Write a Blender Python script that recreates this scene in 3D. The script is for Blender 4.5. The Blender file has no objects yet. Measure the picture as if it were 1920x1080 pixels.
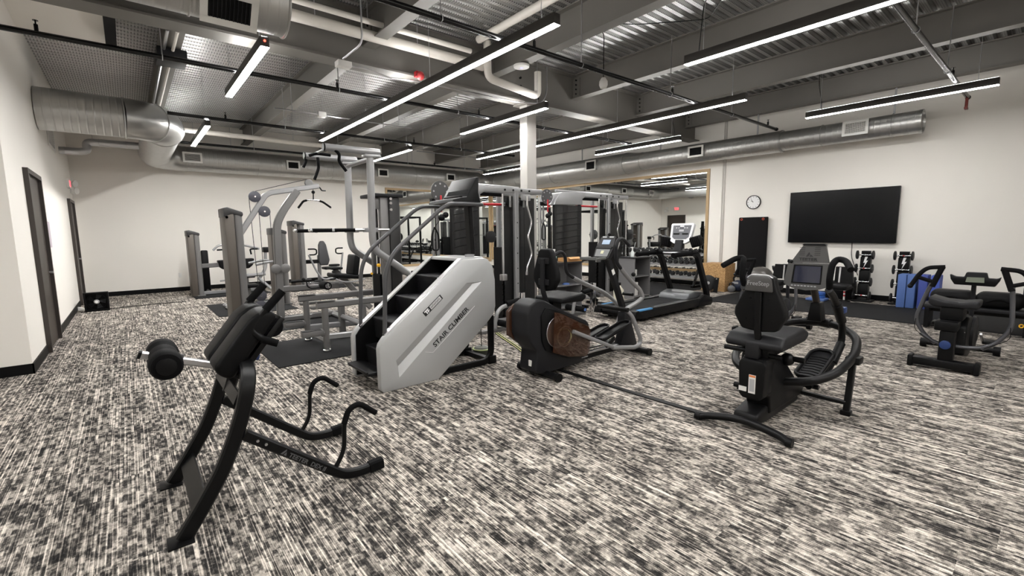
import bpy, bmesh, math, random
from mathutils import Vector, Matrix

random.seed(7)
scene = bpy.context.scene
COL = scene.collection

# ---------------------------------------------------------------- camera
YAW, PITCH, ROLL = math.radians(39.74), math.radians(6.98), math.radians(0.73)
fwd = Vector((math.sin(YAW)*math.cos(PITCH), math.cos(YAW)*math.cos(PITCH), -math.sin(PITCH)))
rt0 = Vector((math.cos(YAW), -math.sin(YAW), 0.0))
dn0 = fwd.cross(rt0)
rt = rt0*math.cos(ROLL) + dn0*math.sin(ROLL)
dn = -rt0*math.sin(ROLL) + dn0*math.cos(ROLL)
cam_data = bpy.data.cameras.new('camera')
cam_data.sensor_width = 36.0
cam_data.lens = 36.0*858.9/1920.0
cam_data.clip_start = 0.05
cam = bpy.data.objects.new('camera', cam_data)
COL.objects.link(cam)
m3 = Matrix((rt, -dn, -fwd)).transposed()
cam.matrix_world = Matrix.Translation((0, 0, 1.5)) @ m3.to_4x4()
scene.camera = cam

# ---------------------------------------------------------------- light set-up
world = bpy.data.worlds.new('world'); scene.world = world
world.use_nodes = True
world.node_tree.nodes['Background'].inputs[0].default_value = (0.02, 0.02, 0.022, 1)
world.node_tree.nodes['Background'].inputs[1].default_value = 1.0
LAMP = 60.0                                  # strength of the linear pendant lamps
scene.view_settings.view_transform = 'Standard'
scene.view_settings.look = 'None'
scene.view_settings.gamma = 1.0
scene.view_settings.use_curve_mapping = False
scene.view_settings.exposure = 0.55

# ---------------------------------------------------------------- materials
MATS = {}
def lin(c):
    c = c/255.0
    return c/12.92 if c <= 0.04045 else ((c+0.055)/1.055)**2.4
def rgb(r, g, b): return (lin(r), lin(g), lin(b), 1.0)
def mat(name, col, rough=0.5, metal=0.0, bump=0.0, bscale=200.0, var=0.0, vscale=6.0, emit=0.0, alpha=None, trans=0.0, coat=0.0, ior=1.5, spec=0.5):
    if name in MATS: return MATS[name]
    m = bpy.data.materials.new(name); m.use_nodes = True
    nt = m.node_tree; p = nt.nodes['Principled BSDF']
    p.inputs['Base Color'].default_value = col
    p.inputs['Roughness'].default_value = rough
    p.inputs['Metallic'].default_value = metal
    p.inputs['IOR'].default_value = ior
    p.inputs['Specular IOR Level'].default_value = spec
    if trans: p.inputs['Transmission Weight'].default_value = trans
    if coat: p.inputs['Coat Weight'].default_value = coat
    if alpha is not None: p.inputs['Alpha'].default_value = alpha
    if emit:
        p.inputs['Emission Color'].default_value = col
        p.inputs['Emission Strength'].default_value = emit
    tc = nt.nodes.new('ShaderNodeTexCoord')
    if var:
        n = nt.nodes.new('ShaderNodeTexNoise'); n.inputs['Scale'].default_value = vscale; n.inputs['Detail'].default_value = 4
        nt.links.new(tc.outputs['Object'], n.inputs['Vector'])
        mx = nt.nodes.new('ShaderNodeMix'); mx.data_type = 'RGBA'
        a = tuple(max(0, c*(1-var)) for c in col[:3])+(1,); b = tuple(min(1, c*(1+var)) for c in col[:3])+(1,)
        mx.inputs[6].default_value = a; mx.inputs[7].default_value = b
        nt.links.new(n.outputs['Fac'], mx.inputs[0]); nt.links.new(mx.outputs[2], p.inputs['Base Color'])
    if bump:
        n2 = nt.nodes.new('ShaderNodeTexNoise'); n2.inputs['Scale'].default_value = bscale; n2.inputs['Detail'].default_value = 2
        nt.links.new(tc.outputs['Object'], n2.inputs['Vector'])
        bp = nt.nodes.new('ShaderNodeBump'); bp.inputs['Strength'].default_value = bump; bp.inputs['Distance'].default_value = 0.002
        nt.links.new(n2.outputs['Fac'], bp.inputs['Height']); nt.links.new(bp.outputs['Normal'], p.inputs['Normal'])
    MATS[name] = m
    return m

wall_paint = mat('wall_paint', rgb(234, 230, 223), 0.6, bump=0.15, bscale=90, var=0.02, vscale=1.5)
base_black = mat('black_base', rgb(12, 12, 13), 0.5, spec=0.12)
steel_paint = mat('steel_paint', rgb(106, 103, 98), 0.5, var=0.08, vscale=2.0)
black_paint = mat('black_powder', rgb(11, 11, 12), 0.36, spec=0.2, bump=0.1, bscale=600)
black_plastic = mat('black_plastic', rgb(13, 13, 14), 0.42, spec=0.16, bump=0.08, bscale=400)
dark_grey = mat('dark_grey_plastic', rgb(30, 30, 32), 0.45, spec=0.18, bump=0.08, bscale=400)
vinyl = mat('black_vinyl', rgb(13, 13, 14), 0.48, spec=0.12, bump=0.25, bscale=500)
foam = mat('black_foam', rgb(13, 13, 14), 0.7, spec=0.08, bump=0.3, bscale=900)
silver = mat('silver_paint', rgb(142, 142, 143), 0.32, 0.35, var=0.03)
greymetal = mat('grey_metal_paint', rgb(108, 107, 106), 0.36, 0.3, var=0.04)
climber_silver = mat('climber_silver', rgb(172, 173, 173), 0.36, 0.25, var=0.02)
chrome = mat('chrome', rgb(225, 225, 228), 0.14, 1.0)
steel = mat('brushed_steel', rgb(190, 190, 192), 0.3, 1.0)
tan = mat('tan_shroud', rgb(82, 76, 70), 0.45, 0.25, var=0.06, vscale=3)
rubber_mat_m = mat('rubber_mat', rgb(34, 34, 35), 0.8, spec=0.12, bump=0.4, bscale=700, var=0.15, vscale=300)
white_plastic = mat('white_plastic', rgb(225, 224, 220), 0.4)
white_pipe_m = mat('white_pipe', rgb(205, 200, 192), 0.45, var=0.03)
pipe_black = mat('pipe_black', rgb(16, 16, 17), 0.22, 0.2)
red = mat('red_paint', rgb(178, 28, 38), 0.4)
blue = mat('blue_foam', rgb(78, 106, 164), 0.6, bump=0.2, bscale=300, var=0.06)
blue_dark = mat('blue_knob', rgb(24, 48, 96), 0.4)
yellow = mat('yellow_plastic', rgb(236, 178, 30), 0.4)
screen_dark = mat('screen_dark', rgb(10, 11, 16), 0.12, coat=0.3)
screen_blue = mat('screen_blue_grey', rgb(32, 35, 52), 0.15)
screen_lcd = mat('screen_lcd', rgb(92, 98, 84), 0.25)
cardboard = mat('cardboard', rgb(190, 145, 92), 0.7, var=0.08)
grey_lam = mat('grey_laminate', rgb(112, 111, 112), 0.5, var=0.04, vscale=20)
wood = mat('wood_frame', rgb(176, 150, 112), 0.5, var=0.12, vscale=9)
lettering_dark = mat('lettering_dark', rgb(18, 18, 20), 0.5)
lettering_grey = mat('lettering_grey', rgb(150, 150, 152), 0.5)
lettering_dim = mat('lettering_dim', rgb(84, 84, 86), 0.5)
lettering_white = mat('lettering_white', rgb(235, 235, 235), 0.5)
mirror_m = mat('mirror_glass', (0.86, 0.88, 0.87, 1), 0.0, 1.0)
tv_m = mat('tv_screen', rgb(6, 7, 10), 0.22, spec=0.25)
iron = mat('iron_black', rgb(18, 18, 19), 0.55, 0.2)
brown_glass = mat('brown_cover', rgb(62, 36, 22), 0.08, alpha=0.66, coat=0.4)
mesh_black = mat('mesh_black', rgb(10, 10, 11), 0.5, spec=0.12)
dark_steel = mat('dark_steel', rgb(88, 88, 92), 0.32, 0.6)

def galvanised(name, col, rough, ring_scale, axis):
    m = mat(name, col, rough, 0.9)
    nt = m.node_tree; p = nt.nodes['Principled BSDF']; tc = [n for n in nt.nodes if n.type == 'TEX_COORD'][0]
    w = nt.nodes.new('ShaderNodeTexWave'); w.wave_type = 'BANDS'; w.bands_direction = axis
    w.inputs['Scale'].default_value = ring_scale; w.inputs['Distortion'].default_value = 0.35; w.inputs['Detail'].default_value = 1
    nt.links.new(tc.outputs['Object'], w.inputs['Vector'])
    rp = nt.nodes.new('ShaderNodeValToRGB'); rp.color_ramp.elements[0].position = 0.82; rp.color_ramp.elements[1].position = 1.0
    nt.links.new(w.outputs['Color'], rp.inputs['Fac'])
    bp = nt.nodes.new('ShaderNodeBump'); bp.inputs['Strength'].default_value = 0.5; bp.inputs['Distance'].default_value = 0.006
    nt.links.new(rp.outputs['Color'], bp.inputs['Height']); nt.links.new(bp.outputs['Normal'], p.inputs['Normal'])
    n = nt.nodes.new('ShaderNodeTexNoise'); n.inputs['Scale'].default_value = 5; n.inputs['Detail'].default_value = 6
    nt.links.new(tc.outputs['Object'], n.inputs['Vector'])
    mr = nt.nodes.new('ShaderNodeMapRange'); mr.inputs[3].default_value = rough-0.1; mr.inputs[4].default_value = rough+0.14
    nt.links.new(n.outputs['Fac'], mr.inputs[0]); nt.links.new(mr.outputs[0], p.inputs['Roughness'])
    return m
duct_x = galvanised('galvanised_x', rgb(186, 186, 184), 0.36, 3.2, 'X')
duct_y = galvanised('galvanised_y', rgb(186, 186, 184), 0.36, 3.2, 'Y')
duct_el = mat('galvanised_plain', rgb(180, 180, 178), 0.33, 0.9, var=0.06)

def carpet_material():
    m = bpy.data.materials.new('carpet'); m.use_nodes = True
    nt = m.node_tree; p = nt.nodes['Principled BSDF']; L = nt.links.new
    tc = nt.nodes.new('ShaderNodeTexCoord')
    def noise(sx, sy, detail=2, rough=0.5, off=0.0):
        mp = nt.nodes.new('ShaderNodeMapping'); mp.inputs['Scale'].default_value = (sx, sy, 1); mp.inputs['Location'].default_value = (off, off*1.7, 0)
        L(tc.outputs['Object'], mp.inputs['Vector'])
        n = nt.nodes.new('ShaderNodeTexNoise'); n.inputs['Scale'].default_value = 1.0
        n.inputs['Detail'].default_value = detail; n.inputs['Roughness'].default_value = rough
        L(mp.outputs['Vector'], n.inputs['Vector']); return n.outputs['Fac']
    def mth(op, a, b=None, clamp=False):
        x = nt.nodes.new('ShaderNodeMath'); x.operation = op; x.use_clamp = clamp
        for i, v in enumerate((a, b)):
            if v is None: continue
            if isinstance(v, (int, float)): x.inputs[i].default_value = v
            else: L(v, x.inputs[i])
        return x.outputs[0]
    def ramp(f, lo, hi):
        r = nt.nodes.new('ShaderNodeMapRange'); r.inputs[1].default_value = lo; r.inputs[2].default_value = hi
        L(f, r.inputs[0]); return r.outputs[0]
    sp = nt.nodes.new('ShaderNodeSeparateXYZ'); L(tc.outputs['Object'], sp.inputs[0])
    X, Y = sp.outputs[0], sp.outputs[1]
    def comb(a, b_, c=0.0):
        n = nt.nodes.new('ShaderNodeCombineXYZ')
        for k, v in enumerate((a, b_, c)):
            if isinstance(v, (int, float)): n.inputs[k].default_value = v
            else: L(v, n.inputs[k])
        return n.outputs[0]
    def white(v):
        n = nt.nodes.new('ShaderNodeTexWhiteNoise'); n.noise_dimensions = '2D'; L(v, n.inputs['Vector']); return n.outputs['Value']
    def nz(v, detail=2, rough=0.5):
        n = nt.nodes.new('ShaderNodeTexNoise'); n.inputs['Scale'].default_value = 1.0
        n.inputs['Detail'].default_value = detail; n.inputs['Roughness'].default_value = rough
        L(v, n.inputs['Vector']); return n.outputs['Fac']
    # carpet planks: every plank shifts the pattern
    tx = mth('FLOOR', mth('MULTIPLY', X, 1/0.25))
    ty = mth('FLOOR', mth('ADD', mth('MULTIPLY', Y, 1.0), mth('MULTIPLY', white(comb(tx, 3.7)), 1.0)))
    off = mth('MULTIPLY', white(comb(tx, ty)), 37.0)
    # yarn columns about 2 cm wide
    wob = mth('MULTIPLY', mth('SUBTRACT', noise(9, 3, 1, 0.5, 2.0), 0.5), 0.006)
    cx = mth('FLOOR', mth('MULTIPLY', mth('ADD', X, wob), 1/0.019))
    colr = mth('MULTIPLY', white(comb(cx, 1.3)), 53.0)
    dash = ramp(nz(comb(mth('ADD', colr, off), mth('MULTIPLY', Y, 10.0)), 3, 0.62), 0.44, 0.56)
    dash2 = ramp(nz(comb(mth('MULTIPLY', X, 95.0), mth('ADD', mth('MULTIPLY', Y, 34.0), off)), 2, 0.6), 0.40, 0.62)
    field = ramp(nz(comb(mth('ADD', mth('MULTIPLY', X, 5.0), off), mth('MULTIPLY', Y, 2.6)), 3, 0.6), 0.34, 0.66)
    line = ramp(nz(comb(mth('MULTIPLY', X, 120.0), mth('ADD', mth('MULTIPLY', Y, 0.9), off)), 1, 0.5), 0.50, 0.64)
    dark = ramp(nz(comb(mth('MULTIPLY', X, 150.0), mth('ADD', mth('MULTIPLY', Y, 1.6), mth('ADD', off, 5.0))), 1, 0.5), 0.62, 0.72)
    grain = ramp(nz(comb(mth('MULTIPLY', X, 520.0), mth('MULTIPLY', Y, 300.0)), 1, 0.5), 0.3, 0.7)
    streak = line
    a = mth('ADD', mth('MULTIPLY', dash, 0.42), mth('MULTIPLY', dash2, 0.20))
    a = mth('ADD', a, mth('MULTIPLY', field, 0.30))
    a = mth('ADD', a, mth('MULTIPLY', line, 0.40))
    a = mth('SUBTRACT', a, mth('MULTIPLY', dark, 0.22))
    a = mth('ADD', a, mth('MULTIPLY', mth('SUBTRACT', grain, 0.5), 0.34))
    f = ramp(a, 0.02, 1.06)
    cr = nt.nodes.new('ShaderNodeValToRGB')
    e = cr.color_ramp.elements
    e[0].position = 0.0; e[0].color = rgb(26, 25, 25)
    e[1].position = 1.0; e[1].color = rgb(232, 223, 212)
    for pos, c in ((0.25, rgb(54, 52, 51)), (0.48, rgb(114, 109, 103)), (0.68, rgb(166, 158, 149)), (0.85, rgb(198, 189, 179))):
        k = cr.color_ramp.elements.new(pos); k.color = c
    L(f, cr.inputs['Fac']); L(cr.outputs['Color'], p.inputs['Base Color'])
    p.inputs['Roughness'].default_value = 0.95
    p.inputs['Specular IOR Level'].default_value = 0.1
    bp = nt.nodes.new('ShaderNodeBump'); bp.inputs['Strength'].default_value = 0.5; bp.inputs['Distance'].default_value = 0.004
    L(mth('ADD', grain, streak), bp.inputs['Height']); L(bp.outputs['Normal'], p.inputs['Normal'])
    return m
carpet = carpet_material()

def deck_material():
    m = mat('metal_deck', rgb(190, 190, 188), 0.38, 0.85)
    nt = m.node_tree; p = nt.nodes['Principled BSDF']; L = nt.links.new
    tc = [n for n in nt.nodes if n.type == 'TEX_COORD'][0]
    mp = nt.nodes.new('ShaderNodeMapping'); mp.inputs['Scale'].default_value = (26.0, 39.47, 1)
    L(tc.outputs['Object'], mp.inputs['Vector'])
    v = nt.nodes.new('ShaderNodeTexVoronoi'); v.inputs['Randomness'].default_value = 0.0; v.inputs['Scale'].default_value = 1
    v.voronoi_dimensions = '2D'
    L(mp.outputs['Vector'], v.inputs['Vector'])
    r = nt.nodes.new('ShaderNodeValToRGB'); r.color_ramp.elements[0].position = 0.22; r.color_ramp.elements[0].color = rgb(120, 120, 120)
    r.color_ramp.elements[1].position = 0.34; r.color_ramp.elements[1].color = rgb(198, 198, 196)
    L(v.outputs['Distance'], r.inputs['Fac']); L(r.outputs['Color'], p.inputs['Base Color'])
    n = nt.nodes.new('ShaderNodeTexNoise'); n.inputs['Scale'].default_value = 3; n.inputs['Detail'].default_value = 5
    L(tc.outputs['Object'], n.inputs['Vector'])
    mr = nt.nodes.new('ShaderNodeMapRange'); mr.inputs[3].default_value = 0.27; mr.inputs[4].default_value = 0.40
    L(n.outputs['Fac'], mr.inputs[0]); L(mr.outputs[0], p.inputs['Roughness'])
    return m
deck_m = deck_material()

def osb_material():
    m = mat('strand_board', rgb(196, 150, 88), 0.7)
    nt = m.node_tree; p = nt.nodes['Principled BSDF']; L = nt.links.new
    tc = [n for n in nt.nodes if n.type == 'TEX_COORD'][0]
    v = nt.nodes.new('ShaderNodeTexVoronoi'); v.inputs['Scale'].default_value = 55
    L(tc.outputs['Object'], v.inputs['Vector'])
    r = nt.nodes.new('ShaderNodeValToRGB'); r.color_ramp.elements[0].color = rgb(146, 108, 66); r.color_ramp.elements[1].color = rgb(196, 158, 108)
    s = nt.nodes.new('ShaderNodeSeparateColor'); L(v.outputs['Color'], s.inputs[0])
    L(s.outputs[0], r.inputs['Fac']); L(r.outputs['Color'], p.inputs['Base Color'])
    return m
osb = osb_material()

def lamp_material(name, k):
    m = bpy.data.materials.new(name); m.use_nodes = True
    p = m.node_tree.nodes['Principled BSDF']
    p.inputs['Base Color'].default_value = (0.9, 0.9, 0.88, 1)
    p.inputs['Emission Color'].default_value = (1.0, 0.985, 0.965, 1)
    p.inputs['Emission Strength'].default_value = LAMP*k
    return m
lamp_m = lamp_material('lamp_diffuser', 1.0)
lamp_back_m = lamp_material('lamp_diffuser_bright', 3.1)
lamp_mid_m = lamp_material('lamp_diffuser_mid', 1.35)
lamp_up_m = lamp_material('lamp_top_diffuser', 0.5)
exit_m = mat('exit_red', (1.0, 0.06, 0.08, 1), 0.4, emit=2.5)
lcd_on = mat('lcd_on', (0.22, 0.30, 0.42, 1), 0.3, emit=0.12)
console_dark = mat('console_dark_grey', rgb(66, 65, 64), 0.5, bump=0.08, bscale=400)

# ---------------------------------------------------------------- mesh tools
def fillet(path, r, seg=5):
    path = [Vector(p) for p in path]
    if r <= 0 or len(path) < 3: return path
    out = [path[0]]
    for i in range(1, len(path)-1):
        a, b, c = path[i-1], path[i], path[i+1]
        d1 = (a-b); d2 = (c-b)
        t = min(r, d1.length*0.48, d2.length*0.48)
        p = b + d1.normalized()*t; q = b + d2.normalized()*t
        for k in range(seg+1):
            u = k/seg
            out.append(p*(1-u)**2 + b*2*u*(1-u) + q*u*u)
    out.append(path[-1])
    return out

class B:
    """collects shapes into one mesh"""
    def __init__(s): s.bm = bmesh.new()
    def _merge(s, t, bev=0.0, seg=2):
        if bev > 0:
            bmesh.ops.remove_doubles(t, verts=t.verts, dist=1e-6)
            ed = [e for e in t.edges if len(e.link_faces) == 2 and e.calc_face_angle(0) > 0.45]
            bmesh.ops.bevel(t, geom=ed, offset=bev, segments=seg, affect='EDGES', profile=0.5, clamp_overlap=True)
        me = bpy.data.meshes.new('tmp'); t.to_mesh(me); t.free()
        s.bm.from_mesh(me); bpy.data.meshes.remove(me)
        return s
    def box(s, x0, x1, y0, y1, z0, z1, bev=0.0, seg=2):
        t = bmesh.new()
        m = Matrix.Translation(((x0+x1)/2, (y0+y1)/2, (z0+z1)/2)) @ Matrix.Diagonal((abs(x1-x0), abs(y1-y0), abs(z1-z0), 1))
        bmesh.ops.create_cube(t, size=1, matrix=m)
        return s._merge(t, bev, seg)
    def obox(s, c, size, rot=(0, 0, 0), bev=0.0, seg=2):
        from mathutils import Euler
        t = bmesh.new()
        m = Matrix.Translation(c) @ Euler(rot).to_matrix().to_4x4() @ Matrix.Diagonal((size[0], size[1], size[2], 1))
        bmesh.ops.create_cube(t, size=1, matrix=m)
        return s._merge(t, bev, seg)
    def prism(s, pts, axis, a, b, bev=0.0, seg=2):
        t = bmesh.new()
        def P(p, h):
            if axis == 'y': return (p[0], h, p[1])
            if axis == 'x': return (h, p[0], p[1])
            return (p[0], p[1], h)
        va = [t.verts.new(P(p, a)) for p in pts]; vb = [t.verts.new(P(p, b)) for p in pts]
        t.faces.new(va); t.faces.new(list(reversed(vb)))
        n = len(pts)
        for i in range(n): t.faces.new((va[i], vb[i], vb[(i+1) % n], va[(i+1) % n]))
        bmesh.ops.recalc_face_normals(t, faces=t.faces)
        return s._merge(t, bev, seg)
    def poly(s, verts, faces):
        vs = [s.bm.verts.new(v) for v in verts]
        for f in faces: s.bm.faces.new([vs[i] for i in f])
        return s
    def _sweep(s, path, ring):
        """ring(i, t, u, v) -> list of offsets"""
        path = [Vector(p) for p in path]
        n = len(path); rings = []
        tang = []
        for i in range(n):
            d = (path[min(i+1, n-1)]-path[max(i-1, 0)])
            tang.append(d.normalized())
        u = tang[0].orthogonal().normalized()
        for i in range(n):
            tt = tang[i]
            u = (u - tt*u.dot(tt)); u.normalize()
            rings.append([s.bm.verts.new(path[i]+o) for o in ring(i, tt, u, tt.cross(u))])
        k = len(rings[0])
        for i in range(n-1):
            for j in range(k):
                s.bm.faces.new((rings[i][j], rings[i][(j+1) % k], rings[i+1][(j+1) % k], rings[i+1][j]))
        s.bm.faces.new(list(reversed(rings[0]))); s.bm.faces.new(rings[-1])
        return s
    def tube(s, path, r, fil=0.0, n=10, r2=None):
        path = fillet(path, fil)
        N = len(path)
        def ring(i, t, u, v):
            rr = r if r2 is None else r+(r2-r)*i/max(1, N-1)
            return [(u*math.cos(2*math.pi*k/n)+v*math.sin(2*math.pi*k/n))*rr for k in range(n)]
        return s._sweep(path, ring)
    def bar(s, path, w, h, ref=(0, 1, 0), fil=0.0):
        """rectangular bar; h along ref, w across it"""
        path = fillet(path, fil); ref = Vector(ref)
        def ring(i, t, u, v):
            a = (ref - t*ref.dot(t))
            a = a.normalized() if a.length > 1e-4 else u
            b = t.cross(a)
            e = 0.18*min(w, h)
            o = []
            for sx, sy in ((1, 1), (-1, 1), (-1, -1), (1, -1)):
                c1 = a*(sx*h/2)+b*(sy*w/2)
                if sx*sy > 0: o += [c1-b*sy*e, c1-a*sx*e]
                else: o += [c1-a*sx*e, c1-b*sy*e]
            return o
        return s._sweep(path, ring)
    def cyl(s, p, q, r, r2=None, n=20): return s.tube([p, q], r, 0, n, r2)
    def ball(s, c, r, sc=(1, 1, 1), n=20, zmin=None):
        t = bmesh.new()
        bmesh.ops.create_uvsphere(t, u_segments=n, v_segments=max(8, n//2), radius=r)
        if zmin is not None:
            bmesh.ops.bisect_plane(t, geom=t.verts[:]+t.edges[:]+t.faces[:], plane_co=(0, 0, zmin), plane_no=(0, 0, -1), clear_outer=True)
            ed = [e for e in t.edges if e.is_boundary]
            bmesh.ops.contextual_create(t, geom=ed)
        bmesh.ops.transform(t, matrix=Matrix.Translation(c) @ Matrix.Diagonal((*sc, 1)), verts=t.verts)
        return s._merge(t)
    def lathe(s, c, axis, prof, n=24):
        """prof: (distance along axis, radius)"""
        ax = Vector(axis).normalized(); u = ax.orthogonal().normalized(); v = ax.cross(u); c = Vector(c)
        rings = []
        for d, r in prof:
            rings.append([s.bm.verts.new(c+ax*d+(u*math.cos(2*math.pi*k/n)+v*math.sin(2*math.pi*k/n))*max(r, 1e-4)) for k in range(n)])
        for i in range(len(rings)-1):
            for j in range(n): s.bm.faces.new((rings[i][j], rings[i][(j+1) % n], rings[i+1][(j+1) % n], rings[i+1][j]))
        s.bm.faces.new(list(reversed(rings[0]))); s.bm.faces.new(rings[-1])
        return s
    def ring(s, c, axis, R, r, n=28, k=8):
        ax = Vector(axis).normalized(); u = ax.orthogonal().normalized(); v = ax.cross(u); c = Vector(c)
        rr = []
        for i in range(n):
            a = 2*math.pi*i/n; d = u*math.cos(a)+v*math.sin(a)
            rr.append([s.bm.verts.new(c+d*R+(d*math.cos(2*math.pi*j/k)+ax*math.sin(2*math.pi*j/k))*r) for j in range(k)])
        for i in range(n):
            for j in range(k): s.bm.faces.new((rr[i][j], rr[(i+1) % n][j], rr[(i+1) % n][(j+1) % k], rr[i][(j+1) % k]))
        return s
    def mesh(s, name, off=(0, 0, 0), smooth=True):
        bmesh.ops.recalc_face_normals(s.bm, faces=s.bm.faces)
        bmesh.ops.translate(s.bm, verts=s.bm.verts, vec=(-off[0], -off[1], -off[2]))
        me = bpy.data.meshes.new(name); s.bm.to_mesh(me); s.bm.free()
        if smooth:
            me.shade_smooth(); me.set_sharp_from_angle(angle=math.radians(38))
        return me

def tag(o, label, cat, group=None):
    o['label'] = label; o['category'] = cat
    if group: o['group'] = group
    return o
def thing(name, label, cat, loc, group=None):
    o = bpy.data.objects.new(name, None); o.empty_display_size = 0.1
    COL.objects.link(o); o.location = loc
    return tag(o, label, cat, group)
def part(root, name, b, m, parent=None, label=None):
    """b in world coordinates; root an unrotated Empty"""
    me = b.mesh(name, root.location) if isinstance(b, B) else b
    o = bpy.data.objects.new(name, me); COL.objects.link(o)
    o.parent = parent or root
    if m and not me.materials: me.materials.append(m)
    if label: o['label'] = label
    return o
def single(name, b, m, label, cat, loc=(0, 0, 0), group=None):
    me = b.mesh(name, loc); me.materials.append(m)
    o = bpy.data.objects.new(name, me); COL.objects.link(o); o.location = loc
    return tag(o, label, cat, group)
def struct(name, b, m, parent=None, smooth=False):
    me = b.mesh(name, (0, 0, 0), smooth); me.materials.append(m)
    o = bpy.data.objects.new(name, me); COL.objects.link(o)
    if parent: o.parent = parent
    else: o['kind'] = 'structure'
    return o
def copy_thing(root, loc, label, group=None):
    r = root.copy(); COL.objects.link(r); r.location = loc; r['label'] = label
    if group: r['group'] = group
    for ch in list(root.children):
        c = ch.copy(); COL.objects.link(c); c.parent = r
        for g in list(ch.children):
            d = g.copy(); COL.objects.link(d); d.parent = c
    return r
def text_mesh(name, body, origin, right, up, height, root, m, parent, width=None, depth=0.002, bold=0.018):
    """flat lettering standing on a surface; right and up are world directions"""
    cu = bpy.data.curves.new(name, 'FONT'); cu.body = body; cu.size = 1.0; cu.extrude = 0.5; cu.resolution_u = 3; cu.offset = bold
    ob = bpy.data.objects.new(name, cu); COL.objects.link(ob)
    dg = bpy.context.evaluated_depsgraph_get()
    me = bpy.data.meshes.new_from_object(ob.evaluated_get(dg))
    bpy.data.objects.remove(ob); bpy.data.curves.remove(cu)
    xs = [v.co.x for v in me.vertices]; ys = [v.co.y for v in me.vertices]
    x0, x1, y0, y1 = min(xs), max(xs), min(ys), max(ys)
    sy = height/(y1-y0); sx = (width/(x1-x0)) if width else sy
    r = Vector(right).normalized(); u = Vector(up).normalized(); n = r.cross(u)
    o0 = Vector(origin)-Vector(root.location)
    for v in me.vertices:
        v.co = o0 + r*((v.co.x-x0)*sx) + u*((v.co.y-y0)*sy) + n*(v.co.z*depth)
    me.materials.clear(); me.materials.append(m)
    o = bpy.data.objects.new(name, me); COL.objects.link(o); o.parent = parent
    return o
# ================================================================ the room
XL, XR, YB, YF, XW = -0.938, 11.74, 15.43, -3.6, -4.2
ZD = 4.53
YJ = 7.24
struct('floor', B().box(XW-0.2, XR+0.2, YF-0.2, YB+0.2, -0.2, 0.0), carpet)
wl = struct('wall_left', B().box(XL-0.2, XL, YJ, YB+0.2, 0, ZD+0.1), wall_paint)
struct('wall_jog', B().box(XW-0.2, XL-0.2, YJ, YJ+0.2, 0, ZD+0.1), wall_paint)
struct('wall_back', B().box(XL, XR+0.2, YB, YB+0.2, 0, ZD+0.1), wall_paint)
struct('wall_right', B().box(XR, XR+0.2, YF-0.2, YB, 0, ZD+0.1), wall_paint)
struct('wall_front', B().box(XW-0.2, XR, YF-0.2, YF, 0, ZD+0.1), wall_paint)
struct('wall_side', B().box(XW-0.2, XW, YF, YJ, 0, ZD+0.1), wall_paint)

# fluted metal deck
def deck():
    b = B(); pitch = 0.152; d = 0.06
    y = YF-0.1; prof = []
    while y < YB+0.1:
        prof += [(y, ZD), (y+0.062, ZD), (y+0.083, ZD+d), (y+0.131, ZD+d)]
        y += pitch
    vs0 = [b.bm.verts.new((XW-0.1, p[0], p[1])) for p in prof]
    vs1 = [b.bm.verts.new((XR+0.1, p[0], p[1])) for p in prof]
    for i in range(len(prof)-1): b.bm.faces.new((vs0[i], vs0[i+1], vs1[i+1], vs1[i]))
    return b
ceil = struct('ceiling', deck(), deck_m)
struct('roof_slab', B().box(XW-0.2, XR+0.2, YF-0.2, YB+0.2, ZD+0.1, ZD+0.25), steel_paint)

# steel frame
def ibeam_y(x, y0, y1, zt, zb, hw=0.09, tf=0.018, tw=0.012):
    return B().box(x-hw, x+hw, y0, y1, zt-tf, zt).box(x-hw, x+hw, y0, y1, zb, zb+tf).box(x-tw, x+tw, y0, y1, zb+tf, zt-tf)
def ibeam_x(y, x0, x1, zt, zb, hw=0.15, tf=0.025, tw=0.015):
    return B().box(x0, x1, y-hw, y+hw, zt-tf, zt).box(x0, x1, y-hw, y+hw, zb, zb+tf).box(x0, x1, y-tw, y+tw, zb+tf, zt-tf)
GY, GZ = 6.5, 3.80
gird = struct('ceiling_girder', ibeam_x(GY, XL if False else XW, XR, ZD-0.005, GZ), steel_paint)
BX = [0.71+2.11*k for k in range(6)]
for k, x in enumerate(BX):
    bm_ = struct('ceiling_beam', ibeam_y(x, GY+0.03, YB, ZD-0.002, 4.08), steel_paint)
    bn_ = struct('ceiling_beam', ibeam_y(x, YF, GY-0.03, ZD-0.002, 4.08), steel_paint)
    # bolted end plates on the girder
    pl = struct('end_plate', B().box(x-0.03, x-0.012, GY-0.20, GY-0.03, 4.13, 4.46), steel_paint, bn_)
    for i in range(4):
        struct('bolt', B().cyl((x-0.05, GY-0.12, 4.17+i*0.085), (x-0.03, GY-0.12, 4.17+i*0.085), 0.016, n=6), black_paint, bn_)
col = struct('steel_column', B().box(5.72, 5.95, GY-0.1, GY+0.1, 0, GZ, 0.008), mat('column_white', rgb(158, 155, 150), 0.5, var=0.02))
struct('cap_plate', B().box(5.62, 6.05, GY-0.16, GY+0.16, GZ-0.03, GZ), steel_paint, col)
for i in range(4):
    for dx in (-0.13, 0.13):
        struct('bolt', B().cyl((5.74+dx*1.6, GY-0.165, 3.9+i*0.14), (5.74+dx*1.6, GY-0.135, 3.9+i*0.14), 0.02, n=6), black_paint, gird)
# the painted ceiling panel by the left wall and its black edge
struct('ceiling_panel', B().box(XL, 0.0, 5.0, 9.72, 4.44, 4.52), wall_paint)
struct('ceiling_panel_edge', B().box(0.0, 0.125, 5.0, 9.35, 4.30, 4.50), base_black)

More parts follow.
